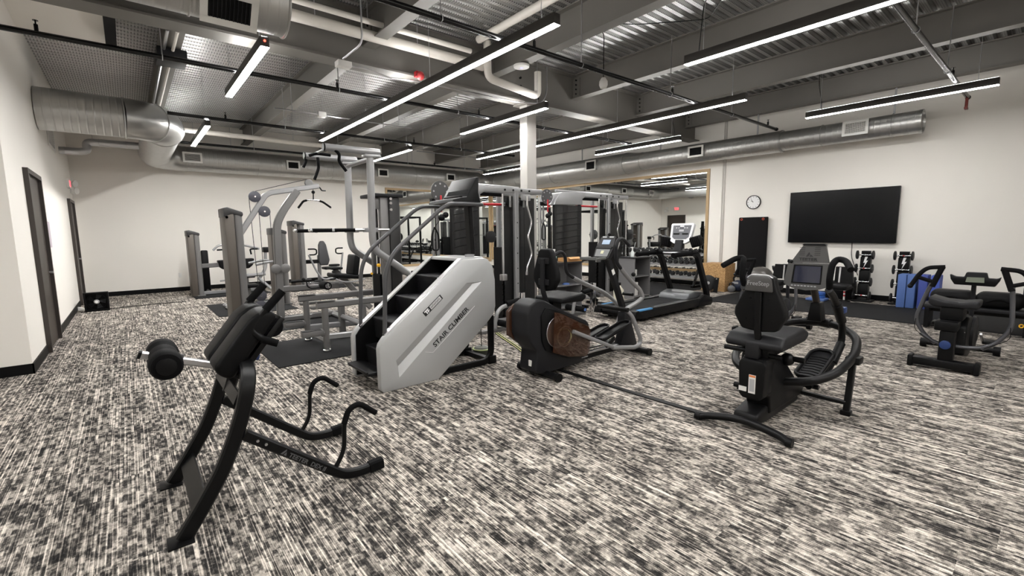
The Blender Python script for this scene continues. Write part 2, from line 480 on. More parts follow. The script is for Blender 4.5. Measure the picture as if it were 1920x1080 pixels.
# baseboards and trims
struct('baseboard_left', B().box(XL, XL+0.014, YJ-0.014, 8.38, 0, 0.115).box(XL, XL+0.014, 9.62, 13.85, 0, 0.115).box(XL, XL+0.014, 15.0, YB, 0, 0.115), base_black)
struct('baseboard_jog', B().box(XW, XL+0.014, YJ-0.014, YJ, 0, 0.115), base_black)
struct('baseboard_back', B().box(XL+0.014, XR-0.014, YB-0.014, YB, 0, 0.115), base_black)
struct('baseboard_right', B().box(XR-0.014, XR, YF, YB, 0, 0.115), base_black)
struct('trim_1', B().box(XR-0.02, XR, 5.62, 5.68, 0.115, ZD), mat('trim_grey', rgb(190, 186, 180), 0.5))
struct('trim_2', B().box(XR-0.035, XR, 5.68, 6.0, 0.115, ZD), wall_paint)

# doors in the left wall
door_frame_m = mat('door_frame_bronze', rgb(52, 46, 42), 0.45)
door_leaf_m = mat('door_leaf_dark', rgb(42, 33, 28), 0.4, var=0.06)
def door(name, y0, y1, h):
    d = struct(name, B().box(XL, XL+0.012, y0+0.06, y1-0.06, 0.005, h-0.06), door_leaf_m)
    struct('door_frame', B().box(XL, XL+0.05, y0, y0+0.06, 0, h).box(XL, XL+0.05, y1-0.06, y1, 0, h).box(XL, XL+0.05, y0+0.06, y1-0.06, h-0.06, h), door_frame_m, d)
    struct('door_handle', B().cyl((XL+0.012, y1-0.14, 1.0), (XL+0.06, y1-0.14, 1.0), 0.02).tube([(XL+0.055, y1-0.14, 1.0), (XL+0.055, y1-0.26, 1.0)], 0.011), steel, d)
    return d
d1 = door('door_1', 8.40, 9.60, 2.38)
struct('notice', B().box(XL+0.001, XL+0.008, 10.05, 10.28, 1.35, 1.75), mat('notice_paper', rgb(186, 176, 186), 0.6), wl)
d2 = door('door_2', 13.87, 14.98, 2.34)

# mirrors with timber frames
def mirror_wall(name, axis, a0, a1, z0, z1, n, label):
    W = 0.075; T = 0.035
    if axis == 'y':   # on the right wall
        loc = (XR, (a0+a1)/2, z0); X0 = XR-T
        bx = lambda u0, u1, w0, w1, d: B().box(XR-d, XR-0.002, u0, u1, w0, w1)
    else:
        loc = ((a0+a1)/2, YB, z0)
        bx = lambda u0, u1, w0, w1, d: B().box(u0, u1, YB-d, YB-0.002, w0, w1)
    t = thing(name, label, 'mirror', loc)
    st = (a1-a0-2*W)/n
    for i in range(n):
        part(t, 'pane', bx(a0+W+i*st+0.0012, a0+W+(i+1)*st-0.0012, z0+W, z1-W, 0.012), mirror_m)
    part(t, 'frame_rail', bx(a0, a1, z1-W, z1, T), wood); part(t, 'frame_rail', bx(a0, a1, z0, z0+W, T), wood)
    part(t, 'frame_stile', bx(a0, a0+W, z0+W, z1-W, T), wood)
    part(t, 'frame_stile', bx(a1-W, a1, z0+W, z1-W, T), wood)
    return t
mirror_wall('wall_mirror', 'y', 6.02, YB-0.04, 0.36, 3.06, 7, 'wide timber framed mirror on the right wall behind the treadmill')
mirror_wall('wall_mirror', 'x', 7.08, XR-0.045, 0.29, 3.10, 4, 'timber framed mirror on the back wall right of the pull-up tower')

# ---------------------------------------------------------------- linear pendant lamps
housing_m = mat('lamp_housing', rgb(46, 43, 40), 0.45)
ZL = 3.478
def pendant(x, y0, y1, label, glow=None):
    t = thing('pendant_light', label, 'light', (x, (y0+y1)/2, ZL), 'linear pendant lights')
    part(t, 'housing', B().box(x-0.044, x+0.044, y0, y1, ZL+0.012, ZL+0.115, 0.004), housing_m)
    part(t, 'diffuser', B().box(x-0.041, x+0.041, y0+0.003, y1-0.003, ZL+0.008, ZL+0.0118), glow or lamp_m)
    part(t, 'top_diffuser', B().box(x-0.028, x+0.028, y0+0.01, y1-0.01, ZL+0.1155, ZL+0.118), lamp_up_m)
    n = max(2, int((y1-y0)/2.3)+1)
    for i in range(n):
        y = y0+0.22+(y1-y0-0.44)*i/(n-1)
        part(t, 'cable', B().tube([(x, y, ZL+0.118), (x, y, ZD)], 0.0035, n=6), steel)
    return t
pl_a = pendant(1.30, 5.62, 7.92, 'short pendant light hanging below the open end of the round duct', lamp_mid_m)
part(pl_a, 'indicator', B().ball((1.30, 5.617, ZL+0.07), 0.012, n=10), mat('indicator_red', (1, 0.05, 0.03, 1), 0.4, emit=6.0))
pendant(1.30, 10.18, 12.62, 'short pendant light right of the big duct elbow', lamp_back_m)
pendant(3.37, 3.32, 10.40, 'longest pendant light, running above the stair climber')
pendant(5.41, 1.05-1.25, 3.14, 'pendant light reaching the top edge right of the sensor')
pendant(5.41, 5.57, 8.05, 'pendant light passing behind the top of the white column', lamp_mid_m)
pendant(5.41, 10.25, 12.45, 'pendant light beside the top of the pull-up tower', lamp_back_m)
pendant(7.56, 3.35, 10.50, 'long pendant light crossing behind the white column')
pendant(9.70, 0.78, 3.21, 'pendant light above the television')
pendant(9.70, 5.70, 8.12, 'pendant light above the duct over the mirror')
pendant(9.70, 10.9, 13.1, 'small far pendant light left of the white column by the duct corner', lamp_back_m)
# the same rows of lamps go on behind the camera
pendant(1.30, 1.0, 3.4, 'pendant light overhead at the near end of its row', lamp_mid_m)
pendant(1.30, -3.4, -1.0, 'pendant light behind the viewer above the carpet')
pendant(5.41, -3.4, -1.6, 'pendant light behind the viewer in the third row')
pendant(3.37, -3.4, 1.0, 'longer pendant light behind the viewer in the second row')
pendant(-2.6, 1.0, 4.6, 'pendant light out of view to the left', lamp_mid_m)

# ---------------------------------------------------------------- ducts
def duct_system():
    t = thing('air_duct', 'big galvanised round duct from the left wall along the back and right walls', 'duct', (0.3, 10.5, 3.2))
    yl, zl, rl = 10.5, 3.52, 0.325
    part(t, 'duct_section', B().tube([(XL+0.01, yl, zl), (0.12, yl, zl)], rl, n=36), duct_x)
    xa = 0.68
    gores = []
    R = 0.56
    for k in range(1, 7):
        a = k/6*math.pi/2
        gores.append((xa-R+R*math.sin(a), yl+R-R*math.cos(a), zl))
    part(t, 'elbow', B().tube([(0.12, yl, zl)]+gores+[(xa, yl+R+0.15, zl)], rl+0.006, n=36), duct_el)
    for a in (0.02, math.pi/4, math.pi/2-0.02):
        part(t, 'band', B().ring((xa-R+R*math.sin(a), yl+R-R*math.cos(a), zl), (math.cos(a), math.sin(a), 0), rl+0.006, 0.012, 36), duct_el)
    yb, zb, rb = 14.9, 3.505, 0.31
    part(t, 'duct_section', B().tube([(xa, yl+R+0.15, zl), (xa, yb-0.62, zb)], rl-0.01, n=36), duct_y)
    el = [(xa+0.6-0.6*math.cos(k/6*math.pi/2), yb-0.6+0.6*math.sin(k/6*math.pi/2), zb) for k in range(7)]
    part(t, 'elbow', B().tube([(xa, yb-0.7, zb)]+el+[(xa+0.68, yb, zb)], rb+0.006, n=36), duct_el)
    xd = 11.27
    part(t, 'duct_section', B().tube([(xa+0.66, yb, zb), (xd-0.58, yb, zb)], rb, n=36), duct_x)
    el = [(xd-0.55+0.55*math.sin(k/6*math.pi/2), yb-0.55+0.55*math.cos(k/6*math.pi/2), 3.45) for k in range(7)]
    part(t, 'elbow', B().tube([(xd-0.6, yb, 3.49)]+el+[(xd, yb-0.6, 3.44)], rb-0.003, n=36), duct_el)
    part(t, 'duct_section', B().tube([(xd, yb-0.58, 3.44), (xd, 8.25, 3.42)], 0.295, n=36), duct_y)
    part(t, 'reducer', B().lathe((xd, 8.27, 3.42), (0, -1, 0), [(0, 0.297), (0.08, 0.297), (0.48, 0.235), (0.56, 0.235)], 36), duct_el)
    part(t, 'duct_section', B().tube([(xd, 7.75, 3.42), (xd, 4.15, 3.405)], 0.232, n=36), duct_y)
    part(t, 'duct_section', B().tube([(xd, 4.2, 3.405), (xd, 1.86, 3.40)], 0.205, n=36), duct_y)
    part(t, 'end_cap', B().lathe((xd, 1.87, 3.40), (0, -1, 0), [(0, 0.212), (0.05, 0.212), (0.05, 0.19), (0.02, 0.18)], 36), duct_el)
    for y, r in ((8.25, 0.30), (7.75, 0.237), (4.17, 0.237), (11.2, 0.30), (13.0, 0.30), (3.4, 0.21), (2.25, 0.211)):
        part(t, 'band', B().ring((xd, y, 3.42 if y > 4.5 else 3.403), (0, 1, 0), r, 0.009, 36), duct_el)
    for x in (1.35, 3.0, 5.05, 7.9, 9.6):
        part(t, 'band', B().ring((x, yb, zb), (1, 0, 0), rb+0.004, 0.009, 36), duct_el)
    # hanger straps
    for x in (2.4, 5.05, 7.9):
        part(t, 'hanger', B().tube([(x, yb, zb+rb), (x, yb, ZD)], 0.006, n=6), steel)
    for y in (2.25, 4.7, 7.2, 10.0, 12.6):
        part(t, 'hanger', B().box(xd-0.012, xd+0.012, y-0.015, y+0.015, 3.4+0.2, ZD-0.35), steel)
    # registers
    def reg(c, ax, w, h, full):
        if ax == 'y':
            cx, cz, f = c; y1 = yb-rb+0.06; y0 = y1-0.12
            fr = B().box(cx-w/2, cx+w/2, y0-0.012, y0, cz-h/2, cz-h/2+0.045).box(cx-w/2, cx+w/2, y0-0.012, y0, cz+h/2-0.045, cz+h/2)
            fr.box(cx-w/2, cx-w/2+0.045, y0-0.012, y0, cz-h/2+0.045, cz+h/2-0.045).box(cx+w/2-0.045, cx+w/2, y0-0.012, y0, cz-h/2+0.045, cz+h/2-0.045)
            o = part(t, 'register', B().box(cx-w/2+0.01, cx+w/2-0.01, y0, y1, cz-h/2+0.01, cz+h/2-0.01), duct_el)
            part(t, 'frame', fr, white_plastic, o)
            part(t, 'grille_back', B().box(cx-w/2+0.04, cx+w/2-0.04, y0-0.003, y0-0.001, cz-h/2+0.04, cz+h/2-0.04), base_black, o)
            for i in range(7):
                z = cz-h/2+0.06+i*(h-0.12)/6
                part(t, 'blade', B().obox((cx, y0-0.008, z), (w-0.09, 0.012, 0.006), (0.5, 0, 0)), white_plastic if full else dark_grey, o)
        else:
            cy, cz, f = c; x1 = xd-f+0.06; x0 = x1-0.12
            fr = B().box(x0-0.012, x0, cy-w/2, cy+w/2, cz-h/2, cz-h/2+0.045).box(x0-0.012, x0, cy-w/2, cy+w/2, cz+h/2-0.045, cz+h/2)
            fr.box(x0-0.012, x0, cy-w/2, cy-w/2+0.045, cz-h/2+0.045, cz+h/2-0.045).box(x0-0.012, x0, cy+w/2-0.045, cy+w/2, cz-h/2+0.045, cz+h/2-0.045)
            o = part(t, 'register', B().box(x0, x1, cy-w/2+0.01, cy+w/2-0.01, cz-h/2+0.01, cz+h/2-0.01), duct_el)
            part(t, 'frame', fr, white_plastic, o)
            part(t, 'grille_back', B().box(x0-0.003, x0-0.001, cy-w/2+0.04, cy+w/2-0.04, cz-h/2+0.04, cz+h/2-0.04), base_black, o)
            for i in range(9):
                z = cz-h/2+0.055+i*(h-0.11)/8
                part(t, 'blade', B().obox((x0-0.008, cy, z), (0.012, w-0.09, 0.006), (0, 0.5, 0)), white_plastic if full else dark_grey, o)
            if full:
                for i in range(12):
                    yy = cy-w/2+0.055+i*(w-0.11)/11
                    part(t, 'blade', B().box(x0-0.012, x0-0.004, yy-0.003, yy+0.003, cz-h/2+0.045, cz+h/2-0.045), white_plastic, o)
    reg((1.46, 3.50, 0), 'y', 0.42, 0.26, True)
    reg((3.88, 3.50, 0), 'y', 0.36, 0.26, False)
    reg((6.64, 3.48, 0), 'y', 0.36, 0.26, False)
    reg((9.25, 3.50, 0), 'y', 0.36, 0.26, False)
    reg((2.78, 3.42, 0.205), 'x', 0.42, 0.28, True)
    reg((6.03, 3.42, 0.232), 'x', 0.40, 0.27, False)
    reg((9.35, 3.46, 0.295), 'x', 0.40, 0.30, False)
    return t
duct_system()

def near_duct():
    y, z, r = 5.35, 3.83, 0.29
    t = thing('air_duct', 'round galvanised duct ending in mid-air at the upper left with a white register', 'duct', (0.9, y, z-r))
    part(t, 'duct_section', B().tube([(XW, y, z), (1.44, y, z)], r, n=36), duct_x)
    part(t, 'band', B().ring((1.43, y, z), (1, 0, 0), r+0.004, 0.012, 36), duct_el)
    part(t, 'band', B().ring((0.62, y, z), (1, 0, 0), r+0.004, 0.010, 36), duct_el)
    o = part(t, 'register', B().obox((0.90, y-0.20, z-0.20), (0.42, 0.22, 0.30), (0.75, 0, 0)), duct_el)
    from mathutils import Euler
    rot = Euler((0.75, 0, 0)).to_matrix(); c = Vector((0.90, y-0.20, z-0.20))
    def loc(p): return c + rot @ Vector(p)
    part(t, 'frame', B().obox(loc((0, -0.115, 0.13)), (0.46, 0.012, 0.06), (0.75, 0, 0)).obox(loc((0, -0.115, -0.13)), (0.46, 0.012, 0.06), (0.75, 0, 0))
         .obox(loc((-0.2, -0.115, 0)), (0.06, 0.012, 0.22), (0.75, 0, 0)).obox(loc((0.2, -0.115, 0)), (0.06, 0.012, 0.22), (0.75, 0, 0)), white_plastic, o)
    part(t, 'grille_back', B().obox(loc((0, -0.112, 0)), (0.36, 0.004, 0.22), (0.75, 0, 0)), base_black, o)
    for i in range(11):
        part(t, 'blade', B().obox(loc((-0.16+i*0.032, -0.118, 0)), (0.008, 0.012, 0.20), (0.75, 0, 0)), dark_grey, o)
    part(t, 'hanger', B().box(0.3, 0.33, y-0.01, y+0.01, z+r-0.01, ZD), steel)
near_duct()

def flex_duct():
    t = thing('vent_pipe', 'thin shiny flexible vent pipe under the big duct near the back left corner', 'pipe', (-0.5, 13.4, 3.2))
    part(t, 'pipe_section', B().tube([(XL, 13.5, 3.30), (-0.62, 13.5, 3.30), (-0.50, 13.5, 3.33), (-0.50, 13.5, 3.50), (-0.38, 13.5, 3.52), (0.45, 13.5, 3.52)], 0.075, 0.09, 20), steel)
    for x in (-0.85, -0.3, 0.15):
        part(t, 'band', B().ring((x, 13.5, 3.30 if x < -0.5 else 3.52), (1, 0, 0), 0.078, 0.006), steel)
    part(t, 'hanger', B().tube([(-0.40, 13.5, 3.58), (-0.40, 13.5, ZD)], 0.004, n=6), steel)
flex_duct()

# ---------------------------------------------------------------- sprinkler pipes
ZP = 3.645
def sprinkler(y, x0, x1, label, heads, end=True):
    t = thing('sprinkler_pipe', label, 'pipe', ((x0+x1)/2, y, 3.56), 'black sprinkler pipes under the beams')
    part(t, 'pipe', B().tube([(x0, y, ZP), (x1, y, ZP)], 0.03, n=14), pipe_black)
    for x in heads:
        part(t, 'head', B().cyl((x, y, 3.66), (x, y, 3.74), 0.018, n=10).cyl((x, y, 3.74), (x, y, 3.775), 0.007, n=8).cyl((x, y, 3.775), (x, y, 3.78), 0.024, n=12), pipe_black)
    for bx_ in BX:
        if x0 < bx_ < x1:
            part(t, 'hanger', B().tube([(bx_-0.2, y, ZP+0.03), (bx_-0.2, y, ZD)], 0.006, n=6).ring((bx_-0.2, y, ZP), (1, 0, 0), 0.036, 0.005, 16, 6), steel)
    if end:
        part(t, 'end_cap', B().cyl((x1, y, ZP), (x1+0.05, y, ZP), 0.036, n=14), pipe_black)
    return t
p5 = sprinkler(1.24, 3.0, 11.02, 'nearest black sprinkler pipe, ending with a red fitting at upper right', (9.4,))
part(p5, 'fitting', B().cyl((10.95, 1.24, 3.63), (10.95, 1.24, 3.47), 0.02).box(10.89, 11.01, 1.22, 1.26, 3.44, 3.47), mat('fitting_red', rgb(120, 40, 34), 0.5))
sprinkler(4.22, XW, 11.02, 'black sprinkler pipe passing in front of the beams above the white column', (3.9, 6.9, 10.6))
sprinkler(7.15, XW, 9.82, 'black sprinkler pipe crossing from the upper left corner behind the short light', (-0.55, 2.6, 5.2))
sprinkler(10.24, 0.72, 8.6, 'black sprinkler pipe starting at the big duct elbow', (1.6, 5.5))
sprinkler(13.2, 1.0, 10.1, 'farthest black sprinkler pipe just above the back wall duct', (5.9, 7.8))

def pipe(name, pts, r, fil, m, label, cat='pipe', n=14, sup=()):
    c = Vector(pts[len(pts)//2])
    t = thing(name, label, cat, tuple(c))
    part(t, 'pipe', B().tube(pts, r, fil, n), m)
    for s_ in sup:
        part(t, 'hanger', B().tube([s_, (s_[0], s_[1], ZD)], 0.006, n=6), steel)
    return t
pipe('drain_pipe', [(1.2, 6.12, 4.10), (4.55, 6.12, 4.10)], 0.068, 0, white_pipe_m, 'thick white pipe running along the dark girder from the duct end', sup=[(2.0, 6.12, 4.16), (3.4, 6.12, 4.16)])
pipe('drain_pipe', [(1.2, 5.95, 4.20), (4.2, 5.95, 4.20)], 0.035, 0, white_pipe_m, 'thinner white pipe above the thick one at the girder', sup=[(2.6, 5.95, 4.23)])
pipe('drain_pipe', [(4.55, 6.0, 4.44), (4.55, 6.0, 3.90), (5.62, 6.0, 3.80), (5.62, 6.0, 4.2)], 0.06, 0.12, white_pipe_m, 'white pipe with an elbow dropping beside the column top')
pipe('drain_pipe', [(4.35, 5.95, 4.40), (4.35, 1.2, 4.40)], 0.055, 0, white_pipe_m, 'white pipe under the deck left of the long beam', sup=[(4.35, 3.2, 4.43)])
pipe('drain_pipe', [(1.05, 12.6, 3.82), (5.35, 12.6, 3.78), (5.5, 12.6, 3.78), (5.5, 13.3, 3.85)], 0.055, 0.1, white_pipe_m, 'cream pipe crossing above the back wall duct', sup=[(1.6, 12.6, 3.86), (3.4, 12.6, 3.86)])
pipe('conduit', [(-0.6, 7.9, 4.35), (0.55, 7.9, 4.35)], 0.016, 0, steel_paint, 'thin dark conduit from the left wall to the first beam', n=8)
pipe('conduit', [(2.3, 6.25, 3.70), (2.75, 6.25, 3.72), (3.0, 6.25, 3.66), (3.4, 6.25, 3.70), (5.3, 6.25, 3.72), (5.85, 6.15, 3.75), (5.98, 6.15, 3.95), (5.98, 6.15, 4.4)], 0.013, 0.1, steel, 'grey conduit along the bottom of the girder bending up at the column', 'conduit', 8)
pipe('conduit', [(2.35, 6.2, 3.76), (2.45, 5.8, 3.85), (2.45, 5.78, 4.5)], 0.012, 0.1, steel, 'grey conduit bent upward from the girder box', 'conduit', 8)
pipe('conduit', [(2.2, 9.2, 3.74), (4.9, 9.2, 3.74)], 0.012, 0, steel, 'light conduit with a white box left of the longest light', 'conduit', 8, sup=[(2.5, 9.2, 3.75), (4.6, 9.2, 3.75)])
pipe('conduit', [(6.2, 11.4, 3.70), (9.0, 11.4, 3.70)], 0.012, 0, steel, 'light conduit beneath the far deck behind the column', 'conduit', 8, sup=[(6.4, 11.4, 3.7), (8.8, 11.4, 3.7)])
pipe('conduit', [(0.60, 7.3, 4.03), (0.60, 14.0, 4.03)], 0.02, 0, steel, 'conduit fixed along the first ceiling beam', 'conduit', 8)
pipe('conduit', [(0.70, 7.3, 4.03), (0.70, 14.0, 4.03)], 0.02, 0, white_pipe_m, 'pale conduit fixed along the first ceiling beam', 'conduit', 8)
single('junction_box', B().box(0.52, 0.86, 8.05, 8.5, 3.92, 4.06, 0.008), dark_grey, 'dark junction box under the first ceiling beam', 'box', (0.7, 8.27, 3.92))
single('junction_box', B().box(2.95, 3.09, 9.14, 9.26, 3.70, 3.79, 0.006), white_plastic, 'white junction box on the conduit left of the longest light', 'box', (3.02, 9.2, 3.7))
single('junction_box', B().box(2.28, 2.46, 6.18, 6.32, 3.67, 3.74, 0.006), white_plastic, 'white junction box at the bottom of the girder', 'box', (2.37, 6.25, 3.67))
t = thing('alarm_bell', 'round red alarm device under the girder', 'alarm', (3.42, 6.05, 3.7))
part(t, 'base', B().box(3.37, 3.47, 6.12, 6.20, 3.73, 3.80), red)
part(t, 'bell', B().lathe((3.42, 6.12, 3.735), (0, -1, 0), [(0, 0.058), (0.03, 0.058), (0.045, 0.04), (0.05, 0.0)], 24), mat('alarm_red', rgb(120, 26, 28), 0.5))
t = thing('ceiling_sensor', 'white disc shaped access point under the beam beside the column', 'sensor', (4.92, 5.6, 4.0))
part(t, 'disc', B().lathe((4.92, 5.62, 4.08), (0, 0, -1), [(0, 0.06), (0.02, 0.125), (0.05, 0.12), (0.06, 0.09)], 28), white_plastic)
part(t, 'indicator', B().cyl((4.92, 5.62, 4.022), (4.92, 5.62, 4.018), 0.02, n=16), mat('indicator_blue', (0.35, 0.35, 1.0, 1), 0.4, emit=1.5))
t = thing('ceiling_sensor', 'small white dome sensor hanging on a black cable', 'sensor', (5.5, 4.48, 3.55))
part(t, 'cable', B().tube([(5.5, 4.48, 3.68), (5.5, 4.48, 4.35), (5.3, 4.8, 4.48), (4.9, 5.5, 4.46)], 0.007, 0.1, 6), pipe_black)
part(t, 'dome', B().lathe((5.5, 4.48, 3.70), (0, 0, -1), [(0, 0.03), (0.05, 0.06), (0.10, 0.062), (0.14, 0.045), (0.155, 0.01)], 20), white_plastic)
t = thing('power_cable', 'black cable looping under the deck to the upper right light', 'cable', (5.6, 3.2, 4.4))
part(t, 'cable', B().tube([(5.5, 4.48, 4.45), (5.9, 4.2, 4.44), (6.6, 3.5, 4.46), (6.0, 2.95, 4.44), (5.45, 2.95, 4.2), (5.42, 2.98, 3.6)], 0.006, 0.15, 6), pipe_black)
for i, (x, y) in enumerate(((9.72, 3.0), (9.72, 5.9))):
    single('power_cable', B().tube([(x+0.05, y, 3.60), (x+0.06, y, 3.75), (x-0.02, y+0.03, 4.0), (x, y+0.06, 4.5)], 0.006, 0.1, 6), pipe_black,
           ('thin black cable hanging to the light above the television', 'thin black cable hanging to the light over the mirror')[i], 'cable', (x, y, 3.58))
# ================================================================ back extension bench
def back_bench():
    K = 1.087
    S = lambda x, y, z: (x*K, y*K, z*K)
    t = thing('back_extension_bench', 'black back extension bench with padded chest support in the left foreground', 'exercise bench', S(0.5, 2.775, 0))
    ya, yc, yb = 2.46, 2.775, 3.09
    for y, sg in ((ya, 1), (yb, -1)):
        leg = part(t, 'leg', B().bar([S(0.075, y, 0.008), S(0.145, y, 0.11), S(0.25, y, 0.28), S(0.31, y, 0.42), S(0.355, y, 0.55), S(0.377, y, 0.64),
                   S(0.392, y+sg*0.03, 0.705), S(0.40, y+sg*0.12, 0.75), S(0.405, y+sg*0.27, 0.765)], 0.072, 0.05, (0, 1, 0), 0.06), black_paint)
        part(t, 'foot_plate', B().box((0.015)*K, 0.115*K, (y-0.055)*K, (y+0.055)*K, 0.0, 0.008, 0.002), black_paint, leg)
        beam = part(t, 'front_beam', B().bar([S(0.35, y, 0.425), S(0.745, y, 0.10), S(0.81, y, 0.05), S(0.90, y, 0.035), S(1.02, y, 0.045)], 0.055, 0.045, (0, 1, 0), 0.07), black_paint)
        part(t, 'rubber_cap', B().bar([S(0.955, y, 0.041), S(1.035, y, 0.047)], 0.068, 0.058), foam, beam)
        h = part(t, 'side_handle', B().tube([S(0.755, y, 0.09), S(0.82, y, 0.185), S(0.828, y, 0.34), S(0.855, y, 0.415), S(0.915, y, 0.437), S(1.01, y, 0.355)], 0.0135, 0.07, 12), black_paint)
        part(t, 'grip', B().tube([S(0.828, y, 0.34), S(0.855, y, 0.415), S(0.915, y, 0.437), S(1.01, y, 0.355)], 0.0175, 0.07, 12), foam, h)
        for dx in (0.40, 0.435):
            part(t, 'bolt', B().cyl(S(dx, y-0.024 if sg > 0 else y+0.024, 0.425-(dx-0.35)*0.82), S(dx, y-0.03 if sg > 0 else y+0.03, 0.425-(dx-0.35)*0.82), 0.008, n=6), steel, beam)
    part(t, 'cross_plate', B().bar([S(0.15, ya+0.02, 0.125), S(0.15, yb-0.02, 0.125)], 0.10, 0.012, (0.75, 0, -0.65)), black_paint)
    part(t, 'upper_cross_plate', B().bar([S(0.335, ya+0.02, 0.60), S(0.335, yb-0.02, 0.60)], 0.07, 0.012, (0.9, 0, -0.4)), black_paint)
    part(t, 'post', B().bar([S(0.34, yc, 0.56), S(0.41, yc, 0.78), S(0.45, yc, 0.86)], 0.06, 0.06, (0, 1, 0), 0.05), black_paint)
    part(t, 'bracket', B().prism([(0.34*K, 0.66*K), (0.40*K, 0.62*K), (0.47*K, 0.78*K), (0.46*K, 0.86*K), (0.40*K, 0.80*K)], 'y', (yc-0.07)*K, (yc+0.07)*K, 0.008), black_paint)
    # slanted pads
    d = Vector((0.62, 0, 0.785)).normalized(); nrm = Vector((-d.z, 0, d.x))
    def pad_prof(L, th):
        base = Vector((0.335*K, 0, 0.675*K))
        pts = []
        for u, w in ((0.0, 0.0), (-0.012, th*0.55), (0.01, th), (0.08, th*1.0), (L*0.75, th*1.02), (L*0.93, th*0.85), (L*1.02, th*0.5), (L, 0.06*th)):
            p = base + d*u + nrm*w; pts.append((p.x, p.z))
        return pts
    for y0, y1 in ((2.545, 2.752), (2.792, 2.985)):
        part(t, 'pad', B().prism(pad_prof(0.40, 0.115), 'y', y0*K, y1*K, 0.028, 4), vinyl)
    bp = [Vector((0.345*K, 0, 0.672*K))+d*u+nrm*w for u, w in ((0.02, -0.03), (0.02, 0.0), (0.40, 0.0), (0.40, -0.03))]
    part(t, 'pad_board', B().prism([(p.x, p.z) for p in bp], 'y', 2.57*K, 2.97*K, 0.004), black_paint)
    # second rounded lumbar pad behind
    part(t, 'rear_roller', B().lathe(S(0.535, 2.58, 0.905), (0, 1, 0), [(0, 0.02), (0.005, 0.055), (0.12, 0.06), (0.2, 0.05), (0.22, 0.06), (0.38, 0.06), (0.425, 0.055), (0.43, 0.02)], 24), foam)
    # hand grips
    for y, yo in ((2.56, -0.05), (2.97, 0.05)):
        b = part(t, 'handle', B().tube([S(0.535, y+yo*0.8, 0.835), S(0.47, y+yo*0.4, 0.865), S(0.435, y, 0.905), S(0.455, y, 0.945), S(0.50, y, 1.0), S(0.585, y, 1.09)], 0.017, 0.05, 12), black_paint)
        part(t, 'grip', B().tube([S(0.503, y, 1.003), S(0.588, y, 1.093)], 0.0225, 0, 14), foam, b)
        part(t, 'grip', B().tube([S(0.47, y+yo*0.45, 0.863), S(0.54, y+yo*0.85, 0.832)], 0.021, 0, 14), foam, b)
    # sliding bar and ankle roller
    bar_ = part(t, 'slide_bar', B().bar([S(-0.005, yc, 0.822), S(0.37, yc, 0.682)], 0.038, 0.038), steel)
    part(t, 'bar_cap', B().bar([S(-0.012, yc, 0.825), S(0.0, yc, 0.820)], 0.042, 0.042), black_plastic, bar_)
    rc = S(0.083, 2.52, 0.80); L = 0.44
    prof = [(0, 0.03), (0.004, 0.062), (0.02, 0.07), (0.11, 0.072), (0.135, 0.06), (0.16, 0.064), (0.27, 0.064), (0.295, 0.06), (0.32, 0.072), (0.42, 0.07), (0.436, 0.062), (0.44, 0.03)]
    rr = part(t, 'ankle_roller', B().lathe(rc, (0, 1, 0), prof, 28), foam)
    part(t, 'end_cap', B().lathe((rc[0], rc[1]+0.002, rc[2]), (0, -1, 0), [(0, 0.042), (0.006, 0.042), (0.008, 0.036)], 24), black_plastic, rr)
    part(t, 'clamp', B().bar([S(0.115, yc, 0.779), S(0.155, yc, 0.764)], 0.062, 0.062), black_plastic)
    kn = part(t, 'knob', B().lathe(S(0.47, 2.80, 0.725), (0.8, -0.5, 0), [(-0.05, 0.008), (0, 0.008), (0, 0.026), (0.03, 0.03), (0.034, 0.02)], 10), blue_dark, label='dark blue tightening knob')
    dirx = Vector((0.395, 0, -0.325)).normalized(); upx = Vector((0.325, 0, 0.395)).normalized()
    near = [o for o in t.children if o.name.startswith('front_beam')][0]
    org = Vector(S(0.505, ya, 0.297)) - upx*0.016 + Vector((0, -0.0245, 0))
    tri = B()
    for q in ([(0, 0), (0.018, 0.034), (0.023, 0.024), (0.012, 0.0)], [(0.026, 0.02), (0.036, 0.0), (0.018, 0.0)]):
        ps = [org+dirx*a+upx*b_ for a, b_ in q]
        tri.poly([p for p in ps], [list(range(len(ps)))])
    part(t, 'emblem', tri, lettering_dim, near)
    text_mesh('lettering', 'TEETER  DEX II', org+dirx*0.048, dirx, upx, 0.024, t, lettering_dim, near, width=0.24)
    return t
back_bench()

